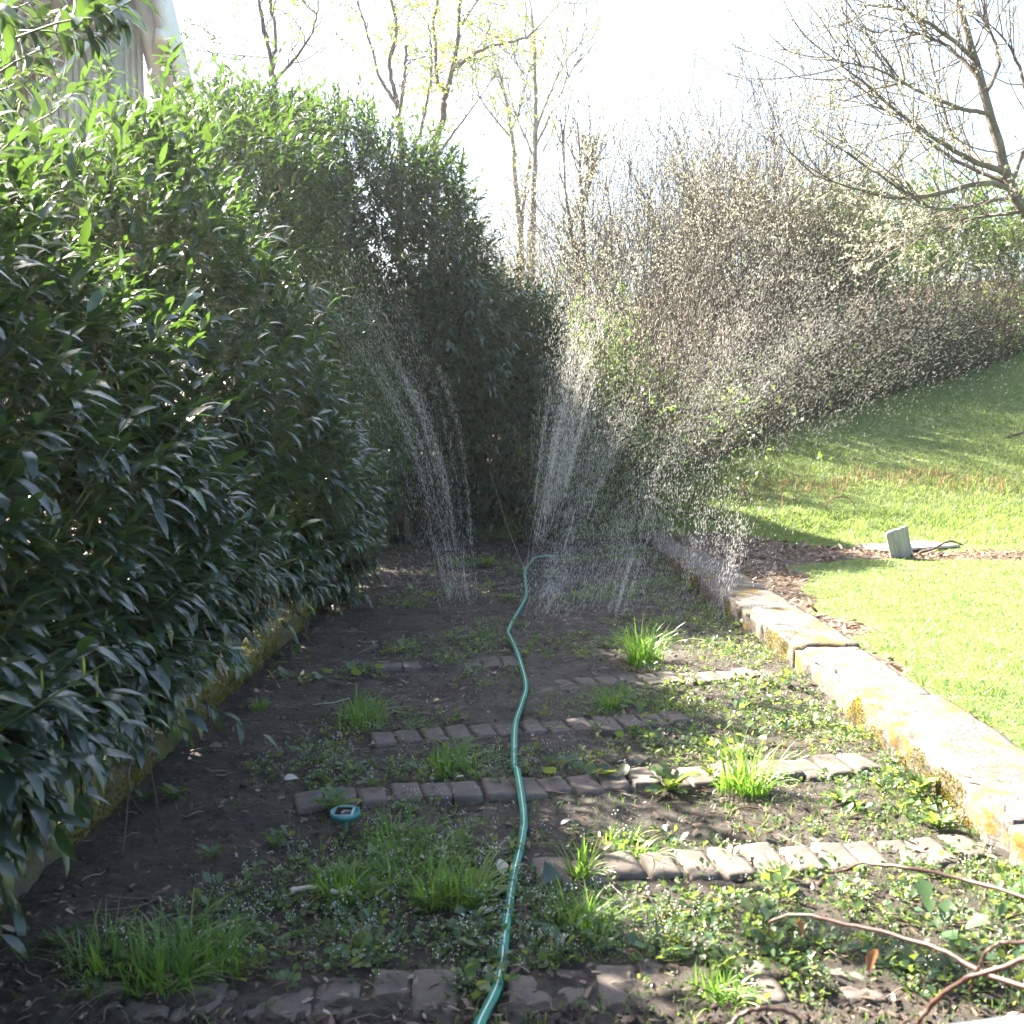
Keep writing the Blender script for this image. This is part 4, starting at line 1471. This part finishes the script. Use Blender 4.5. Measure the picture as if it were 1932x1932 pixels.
TUFTS = [
    (300, 1815, .135, .26, 240, 'wide dark green grass tuft in the near left corner of the bed', .35),
    (395, 1830, .105, .2, 160, 'grass tuft touching the right side of the wide near left tuft', .4),
    (655, 1690, .115, .17, 170, 'mid green grass tuft beside a scrap of red, left of the hose', .45),
    (865, 1690, .13, .15, 170, 'yellow green grass tuft nearest the hose on its left', .85),
    (830, 1625, .115, .26, 220, 'large silvery grass tuft with long arching blades left of the hose', .3),
    (860, 1435, .09, .18, 150, 'spreading grass tuft behind the long paver row, left of the hose', .5),
    (840, 1462, .08, .09, 90, 'small grass tuft growing against the back of the long paver row', .5),
    (1410, 1490, .20, .20, 170, 'tall bright sunlit grass tuft on the long paver row', .75),
    (1222, 1245, .22, .22, 220, 'round misty grass tuft in the middle distance right of the hose', .45),
    (1165, 1330, .11, .16, 120, 'grey green grass tuft behind the broken paver row right of the hose', .35),
    (690, 1345, .13, .26, 170, 'loose grey green grass tuft in the shade midway, left of the hose', .3),
    (485, 1340, .07, .08, 60, 'tiny grass tuft near the hedge with a round leaved weed beside it', .45),
    (1105, 1650, .13, .10, 60, 'thin upright grass tuft just right of the hose behind the dark leaf', .5),
    (1095, 1730, .10, .18, 130, 'pale drooping grass tuft in front of the dark upright leaf', .5),
    (1190, 1590, .07, .15, 130, 'low grass tuft right of the hose beside a white scrap', .45),
    (1340, 1870, .06, .14, 110, 'short sunny grass tuft on the clods near the bottom edge', .7),
    (1930, 1700, .12, .06, 24, 'sparse sunlit grass tuft at the right edge below the wall', .7),
    (1530, 1270, .10, .08, 70, 'small grass tuft at the foot of the wall in the middle distance', .5),
]
for k, (px, py, h, w, nb, lab, ti) in enumerate(TUFTS):
    tuft(px, py, h, w, nb, lab, ti, k)


# ------------------------------------------------------------------ leafy weeds (each a thing, each leaf a part)
def lobed_leaf(k):
    """dandelion / ragwort like leaf, toothed edge"""
    ys = np.linspace(0, 1, 9)
    V = []
    for i, yy in enumerate(ys):
        w = .035 + .19 * math.sin(math.pi * min(1, yy * .95 + .05)) * (1.0 if i % 2 else .30) * (.6 + .7 * yy)
        if i == 8: w = .01
        z = .22 * math.sin(yy * 1.9) - .18 * yy * yy
        V += [(-w, yy, z + .05), (0, yy, z), (w, yy + .02, z + .05)]
    Qd = []
    for i in range(8):
        a = 3 * i
        Qd += [(a, a + 1, a + 4, a + 3), (a + 1, a + 2, a + 5, a + 4)]
    return np.array(V), [np.array(Qd)]


def round_leaf():
    V = [(0, 0, 0), (0, .3, .05)]
    for k in range(9):
        a = -math.pi / 2 + (k + .5) / 9 * 2 * math.pi
        V.append((.34 * math.cos(a), .66 + .34 * math.sin(a), .08 + .03 * math.sin(3 * a)))
    V.append((0, .66, .05))
    c = len(V) - 1
    F = [(c, 2 + k, 2 + (k + 1) % 9) for k in range(9)]
    return np.array(V), [np.array(F), np.array([(0, 1, 2)])]


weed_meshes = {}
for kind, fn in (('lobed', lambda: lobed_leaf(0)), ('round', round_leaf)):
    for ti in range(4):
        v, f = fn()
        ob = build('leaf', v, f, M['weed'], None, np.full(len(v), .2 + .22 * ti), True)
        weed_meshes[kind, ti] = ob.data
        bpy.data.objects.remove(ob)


def rosette(px, py, size, n, label, kind='lobed', tint=2, el=(.1, .9), seed=0):
    rg = np.random.default_rng(500 + seed)
    g = gp(px, py, .01)
    t = thing('leafy_weed', label, 'weed', (g[0], g[1], float(bed_z(g[0], g[1]))), 'leafy weeds in the bed')
    for i in range(int(n * 1.35)):
        a = i * 2.4 + rg.normal(0, .3)
        e = rg.uniform(*el)
        sc = .8 * size * rg.uniform(.5, 1.1)
        off = (.012 * math.cos(a), .012 * math.sin(a), .004) if kind == 'lobed' else (size * rg.normal(0, .9), size * rg.normal(0, .6), .004)
        m = Matrix.Translation(off) @ Matrix.Rotation(a, 4, 'Z') @ Matrix.Rotation(e, 4, 'X') @ Matrix.Rotation(rg.normal(0, .25), 4, 'Y') @ Matrix.Scale(sc, 4)
        obj_from('leaf', weed_meshes[kind, int(np.clip(tint + rg.integers(-1, 2), 0, 3))], t, m)
    return t


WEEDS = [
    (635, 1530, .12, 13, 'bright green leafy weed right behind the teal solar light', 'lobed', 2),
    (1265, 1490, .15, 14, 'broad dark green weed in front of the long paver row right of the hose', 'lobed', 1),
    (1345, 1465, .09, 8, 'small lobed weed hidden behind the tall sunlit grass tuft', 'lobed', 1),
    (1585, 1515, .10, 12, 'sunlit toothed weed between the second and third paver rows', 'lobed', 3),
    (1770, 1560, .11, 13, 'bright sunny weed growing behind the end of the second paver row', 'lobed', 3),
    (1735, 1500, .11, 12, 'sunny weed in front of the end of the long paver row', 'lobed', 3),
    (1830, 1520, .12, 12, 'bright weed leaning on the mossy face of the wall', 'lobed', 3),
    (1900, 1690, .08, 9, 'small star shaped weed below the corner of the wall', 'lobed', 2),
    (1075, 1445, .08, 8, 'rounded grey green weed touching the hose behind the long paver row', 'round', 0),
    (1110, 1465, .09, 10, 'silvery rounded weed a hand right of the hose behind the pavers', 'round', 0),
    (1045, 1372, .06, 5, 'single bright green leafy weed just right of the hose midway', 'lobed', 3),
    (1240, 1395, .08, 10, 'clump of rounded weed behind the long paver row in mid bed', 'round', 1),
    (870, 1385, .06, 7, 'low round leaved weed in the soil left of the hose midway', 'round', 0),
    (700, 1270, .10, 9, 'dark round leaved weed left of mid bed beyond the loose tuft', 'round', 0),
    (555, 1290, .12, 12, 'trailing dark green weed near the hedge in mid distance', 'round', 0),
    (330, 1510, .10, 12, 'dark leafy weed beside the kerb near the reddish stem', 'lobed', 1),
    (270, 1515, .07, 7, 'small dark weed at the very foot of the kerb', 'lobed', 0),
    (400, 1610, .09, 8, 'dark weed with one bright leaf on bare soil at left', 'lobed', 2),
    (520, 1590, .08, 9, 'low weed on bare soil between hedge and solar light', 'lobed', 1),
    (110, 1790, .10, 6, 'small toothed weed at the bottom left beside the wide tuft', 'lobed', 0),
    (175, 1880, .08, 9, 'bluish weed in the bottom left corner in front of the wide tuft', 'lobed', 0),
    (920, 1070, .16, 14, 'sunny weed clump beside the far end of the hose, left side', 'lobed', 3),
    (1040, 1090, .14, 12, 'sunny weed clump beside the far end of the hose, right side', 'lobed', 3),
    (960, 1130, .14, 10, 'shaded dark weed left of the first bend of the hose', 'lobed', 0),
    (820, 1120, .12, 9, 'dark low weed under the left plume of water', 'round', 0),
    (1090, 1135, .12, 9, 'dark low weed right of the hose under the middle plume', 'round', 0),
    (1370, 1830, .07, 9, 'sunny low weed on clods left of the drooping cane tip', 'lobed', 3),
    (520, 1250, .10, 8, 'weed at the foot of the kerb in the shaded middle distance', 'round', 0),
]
for k, (px, py, sz, nn, lab, kd, ti) in enumerate(WEEDS):
    rosette(px, py, sz, nn, lab, kd, ti, seed=k)

# ------------------------------------------------------------------ solar light
g = gp(652, 1568, 0)
sol = thing('solar_light', 'small round teal solar garden light with dark square panel, left of hose', 'garden light', (g[0], g[1], 0))
teal = hmat('teal_plastic', (.015, .17, .17), .35)
panel = hmat('dark_solar_panel', (.012, .012, .02), .15)
white = hmat('pale_plastic', (.32, .37, .37), .4)
def lathe(prof, n=32):
    prof = np.array(prof)
    a = np.arange(n) / n * 2 * math.pi
    V = np.stack([prof[:, None, 0] * np.cos(a), prof[:, None, 0] * np.sin(a), prof[:, None, 1].repeat(n, 1)], -1).reshape(-1, 3)
    k = len(prof)
    i = np.arange(k - 1)[:, None] * n
    j = np.arange(n)[None]
    return V, [np.stack([i + j, i + (j + 1) % n, i + n + (j + 1) % n, i + n + j], -1).reshape(-1, 4)]
V, F = lathe([(.001, .046), (.036, .047), (.047, .052), (.051, .060), (.050, .068), (.046, .071), (.043, .068), (.040, .0655), (.001, .0655)])
Rt = np.array(Matrix.Rotation(R(4), 3, 'X'))
build('rim', V @ Rt.T, F, teal, sol, None, True)
V, F = boxmesh(.064, .064, .004, .001, (2, 2, 2))
surround = build('panel_surround', (V + np.array((-.003, 0, .0655))) @ Rt.T, F, white, sol)
V, F = boxmesh(.052, .052, .006, .001, (2, 2, 2))
build('panel', (V + np.array((-.004, 0, .066))) @ Rt.T, F, panel, surround)
V, F = lathe([(.001, -.08), (.007, -.02), (.009, .048), (.001, .049)], 10)
build('stake', V, F, teal, sol, None, True)

# ------------------------------------------------------------------ small single things on the soil
def leaf_thing(px, py, size, mat, label, rot, name='fallen_leaf', z=.012, cat='leaf', tint=.5, w=.2):
    v, f = leaf_template(w, 5, .35, .15)
    g = gp(px, py, z)
    o = build(name, v * size, f, M[mat], None, np.full(len(v), tint), True)
    o.location = (g[0], g[1], float(bed_z(g[0], g[1])) + z)
    o.rotation_euler = rot
    return tag(o, label, cat)


leaf_thing(1050, 1690, .105, 'laurel', 'dark upright fallen laurel leaf right of the hose', (R(78), R(-12), R(25)), tint=.05, w=.27)
leaf_thing(535, 1470, .055, 'litter', 'pale curled leaf lying alone on bare soil left of mid bed', (R(8), R(20), R(-70)), tint=1.0, w=.33)
leaf_thing(480, 1745, .07, 'litter', 'pale narrow leaf scrap beside the wide near left tuft', (R(5), R(10), R(-120)), tint=1.0, w=.14)
leaf_thing(1058, 1562, .05, 'litter', 'white scrap of leaf right of the hose on dark soil', (R(15), R(5), R(-60)), tint=1.0, w=.2)
leaf_thing(950, 1655, .05, 'litter', 'pale grey leaf leaning against the left of the hose', (R(50), 0, R(20)), tint=1.0, w=.35)
leaf_thing(1715, 1445, .06, 'dryred', 'reddish brown dead leaf at the end of the long paver row', (R(20), R(15), R(-70)), tint=.1, w=.3)
leaf_thing(1820, 1478, .08, 'dryred', 'curled brown leaf propped against the mossy wall face', (R(40), 0, R(-40)), tint=.2, w=.22)
leaf_thing(395, 1420, .06, 'litter', 'grey blue dead leaf on bare soil near the hedge', (R(10), R(20), R(-100)), tint=.7, w=.28)
leaf_thing(598, 1700, .018, 'dryred', 'tiny red scrap at the foot of the mid green grass tuft', (R(20), 0, 0), tint=0., w=.4)

# weathered board, pale plank and curved stick on the lawn
wood = plainmat('weathered_grey_wood', [(.3, (.2, .185, .17)), (.55, (.36, .34, .31)), (.8, (.48, .45, .42))], 12, .85, .8, .006, bscale=40)
_nt = wood.node_tree
for _n in [q for q in _nt.nodes if q.type == 'TEX_NOISE']:       # grain runs along the board
    _mp = _nt.nodes.new('ShaderNodeMapping')
    _mp.inputs['Scale'].default_value = (4.0, 4.0, .22)
    _src = _n.inputs['Vector'].links[0].from_socket
    _nt.links.new(_src, _mp.inputs['Vector'])
    _nt.links.new(_mp.outputs[0], _n.inputs['Vector'])
pale = plainmat('pale_bare_wood', [(.3, (.36, .31, .26)), (.7, (.55, .49, .42))], 9, .8, .4, .005)
g = gp(1704, 1049, .13)
V, F = boxmesh(.205, .035, .31, .006, (8, 3, 12), .004, 5)
V[:, 2] += .012 * noise2(V[:, 0] * 3, V[:, 1], 30, 1) * (V[:, 2] > .28)
o = build('wooden_board', V, F, wood, None, None, True)
o.location = (g[0], g[1], float(H(g[0], g[1])) - .02)
o.rotation_euler = (R(12), R(-20), R(6))
tag(o, 'weathered grey board standing tilted in the lawn', 'board')
a, b = gp(1650, 1040, .13), gp(1790, 1030, .13)
V, F = boxmesh(np.linalg.norm(b - a), .42, .025, .005, (12, 6, 2), .006, 2)
o = build('wooden_plank', V, F, pale, None, None, True)
c = (a + b) / 2
o.location = (c[0], c[1] + .12, float(H(c[0], c[1])) + .01)
o.rotation_euler = (0, 0, math.atan2((b - a)[1], (b - a)[0]))
tag(o, 'pale flat plank lying behind the standing grey board', 'plank')


def stick(pts, r0, r1, mat, name, label, cat, n=24, sides=7, extra=None):
    P = spline(pts, n)
    P = P + np.cumsum(rng.normal(0, .0011, P.shape), 0)
    V, F = tube(P - P[0], np.linspace(r0, r1, n) * (1 + .22 * (np.sin(np.arange(n) * 1.25) > .8) + .06 * rng.normal(0, 1, n)), sides)
    o = build(name, V, F, mat, None, None, True)
    o.location = P[0]
    return tag(o, label, cat)


stick([gp(1735, 1043, .15), gp(1760, 1036, .17), gp(1785, 1024, .2), gp(1800, 1022, .2), gp(1818, 1029, .15)], .012, .007, M['twig'], 'curved_stick', 'curved brown stick lying on the pale plank', 'stick')
stick([at(1250, 958, 11.0), at(1300, 968, 10.8), at(1345, 978, 10.6), at(1375, 990, 10.4)], .014, .006, M['twig'], 'dead_branch', 'dead branch lying where the wall meets the grass at the far end', 'branch')
stick([at(1790, 862, 15.0), at(1840, 850, 15), at(1900, 825, 15), at(1945, 812, 15)], .03, .015, M['twig'], 'dead_branch', 'long grey dead branch lying on the bank at the right edge', 'branch')
stick([at(1555, 955, 12), at(1575, 938, 12), at(1600, 940, 12), at(1612, 958, 12)], .007, .004, M['dryred'], 'arched_twig', 'small arched dry twig standing in the bright grass', 'twig')
stick([gp(100, 1722, .03), gp(230, 1715, .02), gp(310, 1690, .02)], .004, .003, M['twig'], 'fallen_twig', 'thin twig on the soil below the near end of the hedge', 'twig')
stick([gp(548, 1680, .03), gp(585, 1676, .025), gp(622, 1674, .02)], .007, .005, pale, 'fallen_twig', 'short pale stick left of the mid green grass tuft', 'twig')
stick([gp(625, 1683, .03), gp(650, 1684, .03), gp(672, 1682, .02)], .007, .005, pale, 'fallen_twig', 'stubby pale stick touching the mid green grass tuft', 'twig')
stick([gp(590, 1330, .02), gp(630, 1326, .03), gp(660, 1318, .02)], .003, .002, wood, 'fallen_twig', 'pale twig in the shade beside the loose grey green tuft', 'twig')

# ------------------------------------------------------------------ bramble canes in the near right corner
def c4(x, y, Yd):
    return at(1285.4 + x * .3347, 1285.4 + y * .3347, Yd)


CA = M['cane']
def cane(pts, r0, r1, label):
    return stick([c4(*p) for p in pts], r0, r1, CA, 'bramble_cane', label, 'cane', 44, 8)


cane([(2300, 1300, 1.75), (1932, 1225, 1.85), (1550, 1120, 1.95), (1250, 1060, 2.0), (1050, 1045, 2.05), (950, 1075, 2.07), (885, 1105, 2.1)], .0042, .0024, 'upper reddish cane arching in from the right edge')
c2 = cane([(2300, 1800, 1.5), (1932, 1700, 1.6), (1700, 1620, 1.66), (1500, 1520, 1.72), (1200, 1410, 1.8), (900, 1350, 1.86), (700, 1318, 1.9), (590, 1332, 1.92), (530, 1360, 1.93), (510, 1410, 1.93)], .0048, .0022, 'longest reddish cane with a drooping tip at lower right')
cane([(2300, 1500, 1.45), (1932, 1550, 1.5), (1800, 1585, 1.52), (1600, 1660, 1.55), (1450, 1770, 1.58), (1330, 1900, 1.6), (1290, 1990, 1.6)], .0042, .0034, 'pinkish cane curving down across the longest cane at bottom right')
cane([(2300, 1450, 1.6), (1932, 1492, 1.62), (1800, 1505, 1.63), (1735, 1540, 1.64), (1700, 1610, 1.65), (1660, 1700, 1.66), (1645, 1800, 1.67)], .0036, .002, 'short dark cane bending down behind the longest cane')
cane([(240, 1960, 1.7), (300, 1890, 1.7), (400, 1868, 1.7), (520, 1880, 1.7), (640, 1930, 1.7), (700, 1990, 1.7)], .004, .003, 'bit of reddish cane looping up at the bottom edge')
for (x, y, Yd, sz, rot, lab, ti) in [(1105, 1510, 1.84, .045, (R(-80), R(20), 0), 'shrivelled dark leaf hanging from the middle of the longest cane', .0),
                                     (640, 1340, 1.9, .035, (R(-60), R(-20), R(-50)), 'withered reddish leaf hanging near the drooping cane tip', .5)]:
    v, f = leaf_template(.22, 5, .6, .3)
    o = build('withered_leaf', v * sz, f, M['dryred'], None, np.full(len(v), ti), True)
    o.location = c4(x, y, Yd)
    o.rotation_euler = rot
    tag(o, lab, 'leaf')
v = c4(1105, 1400, 1.83)
stick([v, v + np.array((0, 0, -.02)), c4(1105, 1515, 1.84)], .0012, .001, M['twig'], 'leaf_stalk', 'thin stalk holding the shrivelled leaf under the longest cane', 'stalk', 6, 4)

# pale rail at the bottom right corner, close to the camera
railm = plainmat('pale_grey_painted_wood', [(.3, (.17, .185, .21)), (.7, (.24, .255, .28))], 5, .6, .2)
a, b = at(1640, 1942, 1.05), at(2150, 1880, 1.12)
V, F = boxmesh(np.linalg.norm(b - a), .09, .035, .006, (8, 3, 3), .001)
o = build('wooden_rail', V - np.array((0, 0, .035)), F, railm, None, None, True)
c = (a + b) / 2
o.location = (c[0], c[1] - .05, c[2])
o.rotation_euler = (0, -math.atan2((b - a)[2], (b - a)[0]), math.atan2((b - a)[1], (b - a)[0]))
tag(o, 'pale grey rail edge in the bottom right corner', 'rail')

# ------------------------------------------------------------------ water
m, nt, b, out = newmat('water_droplets')
b.inputs['Base Color'].default_value = (.9, .93, .95, 1)
b.inputs['Roughness'].default_value = .15
tr = nt.nodes.new('ShaderNodeBsdfTranslucent')
tr.inputs['Color'].default_value = (.95, .92, .88, 1)
mx = nt.nodes.new('ShaderNodeMixShader')
mx.inputs[0].default_value = .65
nt.links.new(b.outputs[0], mx.inputs[1])
nt.links.new(tr.outputs[0], mx.inputs[2])
nt.links.new(mx.outputs[0], out.inputs['Surface'])
M['water'] = m


def spray(label, paths, n, size, stretch=4.0, seed=0, lf=.45):
    """drops along curved plumes: paths = list of ([(px, py, Y, radius)...], weight)"""
    rg = np.random.default_rng(900 + seed)
    wts = np.array([w for _, w in paths], float)
    cnt = (wts / wts.sum() * n).astype(int)
    PP, DD = [], []
    for (pts, _), c in zip(paths, cnt):
        C = spline([at(p[0], p[1], p[2]) for p in pts], 60)
        Rr = np.interp(np.linspace(0, 1, 60), np.linspace(0, 1, len(pts)), [p[3] for p in pts])
        tn = norm(np.gradient(C, axis=0))
        K = 26
        so = rg.normal(0, 1, (K, 3)) * np.array((1, 1.2, .6))      # each strand keeps its own offset, so the strands fan out
        sw = rg.gamma(1.2, 1, K)
        st = rg.choice(K, c, p=sw / sw.sum())
        lo = rg.uniform(0, .35, K)
        hi = rg.uniform(.6, 1.0, K)
        u = (lo[st] + (hi - lo)[st] * rg.random(c)) * 58.99
        loose = rg.random(c) < lf
        u = np.where(loose, rg.random(c) ** .62 * 58.99, u)
        i = np.minimum(u.astype(int), 58)
        f = (u - i)[:, None]
        p = C[i] * (1 - f) + C[i + 1] * f
        r = Rr[i]
        off = np.where(loose[:, None], rg.normal(0, 1, (c, 3)) * np.array((1, 1.2, .8)) * 1.15, so[st] + rg.normal(0, .10, (c, 3)) * (.4 + u[:, None] / 40)) * r[:, None]
        PP.append(p + off)
        DD.append(norm(tn[i] * np.sign(tn[i][:, 2:3] + 1e-6) + np.array((0, 0, .25)) + rg.normal(0, .05, (c, 3)) + off * .25))
    P, D = np.concatenate(PP), np.concatenate(DD)
    k = (P[:, 2] > .03) & (P[:, 1] > 1.5)
    P, D = P[k], D[k]
    n = len(P)
    s = rg.uniform(*size, n)
    DV = np.array([(0, -1, 0), (1, .1, 0), (-.5, .1, .866), (-.5, .1, -.866), (0, 1, 0)])
    DF = np.array([(0, 1, 2), (0, 2, 3), (0, 3, 1), (4, 2, 1), (4, 3, 2), (4, 1, 3)])
    V, F = scatter(DV, [DF], frames(norm(D), rg.normal(0, 1, (n, 3))), P, np.stack([s, s * stretch * rg.uniform(.6, 1.5, n), s], -1))
    o = build('water_spray', V, F, M['water'], None, None, True)
    return tag(o, label, 'water spray', 'plumes of water from the hose', 'stuff')


spray('bright plume of drops rising left of the hose towards the hedge', [
    ([(862, 1150, 8.2, .05), (835, 960, 8.2, .09), (790, 790, 8.2, .12), (715, 650, 8.2, .15), (630, 520, 8.2, .2)], 1.0),
    ([(880, 1240, 7.6, .06), (850, 1080, 7.8, .1), (800, 900, 8.0, .14)], .35)], 14000, (.00035, .00075), 20, 1)
spray('fine scattered drops drifting in front of the shaded hedge', [
    ([(560, 980, 7.0, .22), (500, 800, 6.8, .25), (440, 650, 6.6, .25), (400, 560, 6.4, .25)], 1.0),
    ([(700, 1000, 8.5, .25), (640, 850, 8.2, .25), (560, 700, 8.0, .25)], .8),
    ([(770, 1100, 8.4, .10), (690, 1040, 8.0, .16)], .25)], 9500, (.00035, .0007), 16, 2)
spray('tall bright plume of drops right of the far end of the hose', [
    ([(1012, 1040, 9.0, .05), (1035, 930, 9.0, .08), (1055, 820, 9.0, .10), (1085, 690, 9.0, .12), (1120, 560, 9.0, .16)], 1.0),
    ([(1060, 1040, 9.0, .10), (1100, 900, 9.0, .14), (1150, 760, 9.0, .2)], .55),
    ([(990, 1250, 7.5, .06), (1030, 1130, 8.0, .12), (1060, 1010, 8.5, .14)], .35)], 23000, (.00035, .0008), 22, 3)
spray('wide grey curtain of drops in front of the thicket', [
    ([(1170, 980, 9.0, .25), (1220, 850, 9.0, .40), (1290, 700, 9.0, .50), (1350, 560, 9.0, .52), (1380, 430, 9.0, .52)], 1.2),
    ([(1250, 900, 9.5, .25), (1400, 760, 9.5, .42), (1500, 650, 9.5, .5), (1600, 560, 9.5, .5)], .7),
    ([(1500, 700, 10, .4), (1700, 600, 10, .5), (1850, 560, 10, .5)], .4)], 33000, (.0003, .0006), 22, 4, .6)
spray('slanting streaks of drops between the hose and the concrete wall', [
    ([(1130, 1260, 7.0, .05), (1180, 1080, 7.6, .08), (1230, 900, 8.2, .11)], .8),
    ([(1000, 1230, 7.0, .10), (1080, 1100, 7.5, .14), (1120, 960, 8.0, .14)], .8),
    ([(1250, 1200, 7.4, .25), (1280, 1050, 7.8, .28), (1320, 900, 8.2, .3)], 1.0)], 14000, (.00035, .00075), 22, 5)
# thin jets leaving the holes in the hose
for k, (pts, lab) in enumerate([([(991, 1078, 8.9), (960, 1000, 8.9), (925, 890, 8.9)], 'thin water jet leaning left from the far end of the hose'),
                                ([(993, 1075, 8.9), (1003, 1000, 8.9), (1030, 900, 8.9)], 'thin water jet leaning right from the far end of the hose')]):
    P = spline([at(*p) for p in pts], 16)
    V, F = tube(P - P[0], np.linspace(.0009, .0005, 16), 5)
    o = build('water_jet', V, F, M['water'], None, None, True)
    o.location = P[0]
    tag(o, lab, 'water jet')

# ------------------------------------------------------------------ misty air
HAZE = 0.0009
if HAZE > 0:
    m = bpy.data.materials.new('misty_air')
    m.use_nodes = True
    nt = m.node_tree
    nt.nodes.remove(nt.nodes['Principled BSDF'])
    v = nt.nodes.new('ShaderNodeVolumePrincipled')
    v.inputs['Color'].default_value = (.88, .95, 1, 1)
    v.inputs['Density'].default_value = HAZE
    v.inputs['Anisotropy'].default_value = .55
    nt.links.new(v.outputs[0], nt.nodes['Material Output'].inputs['Volume'])
    V, F = boxmesh(340, 310, 17.5, 0)
    o = build('haze', V + np.array((0, 85, -1.3)), F, m)
    tag(o, kind='stuff')
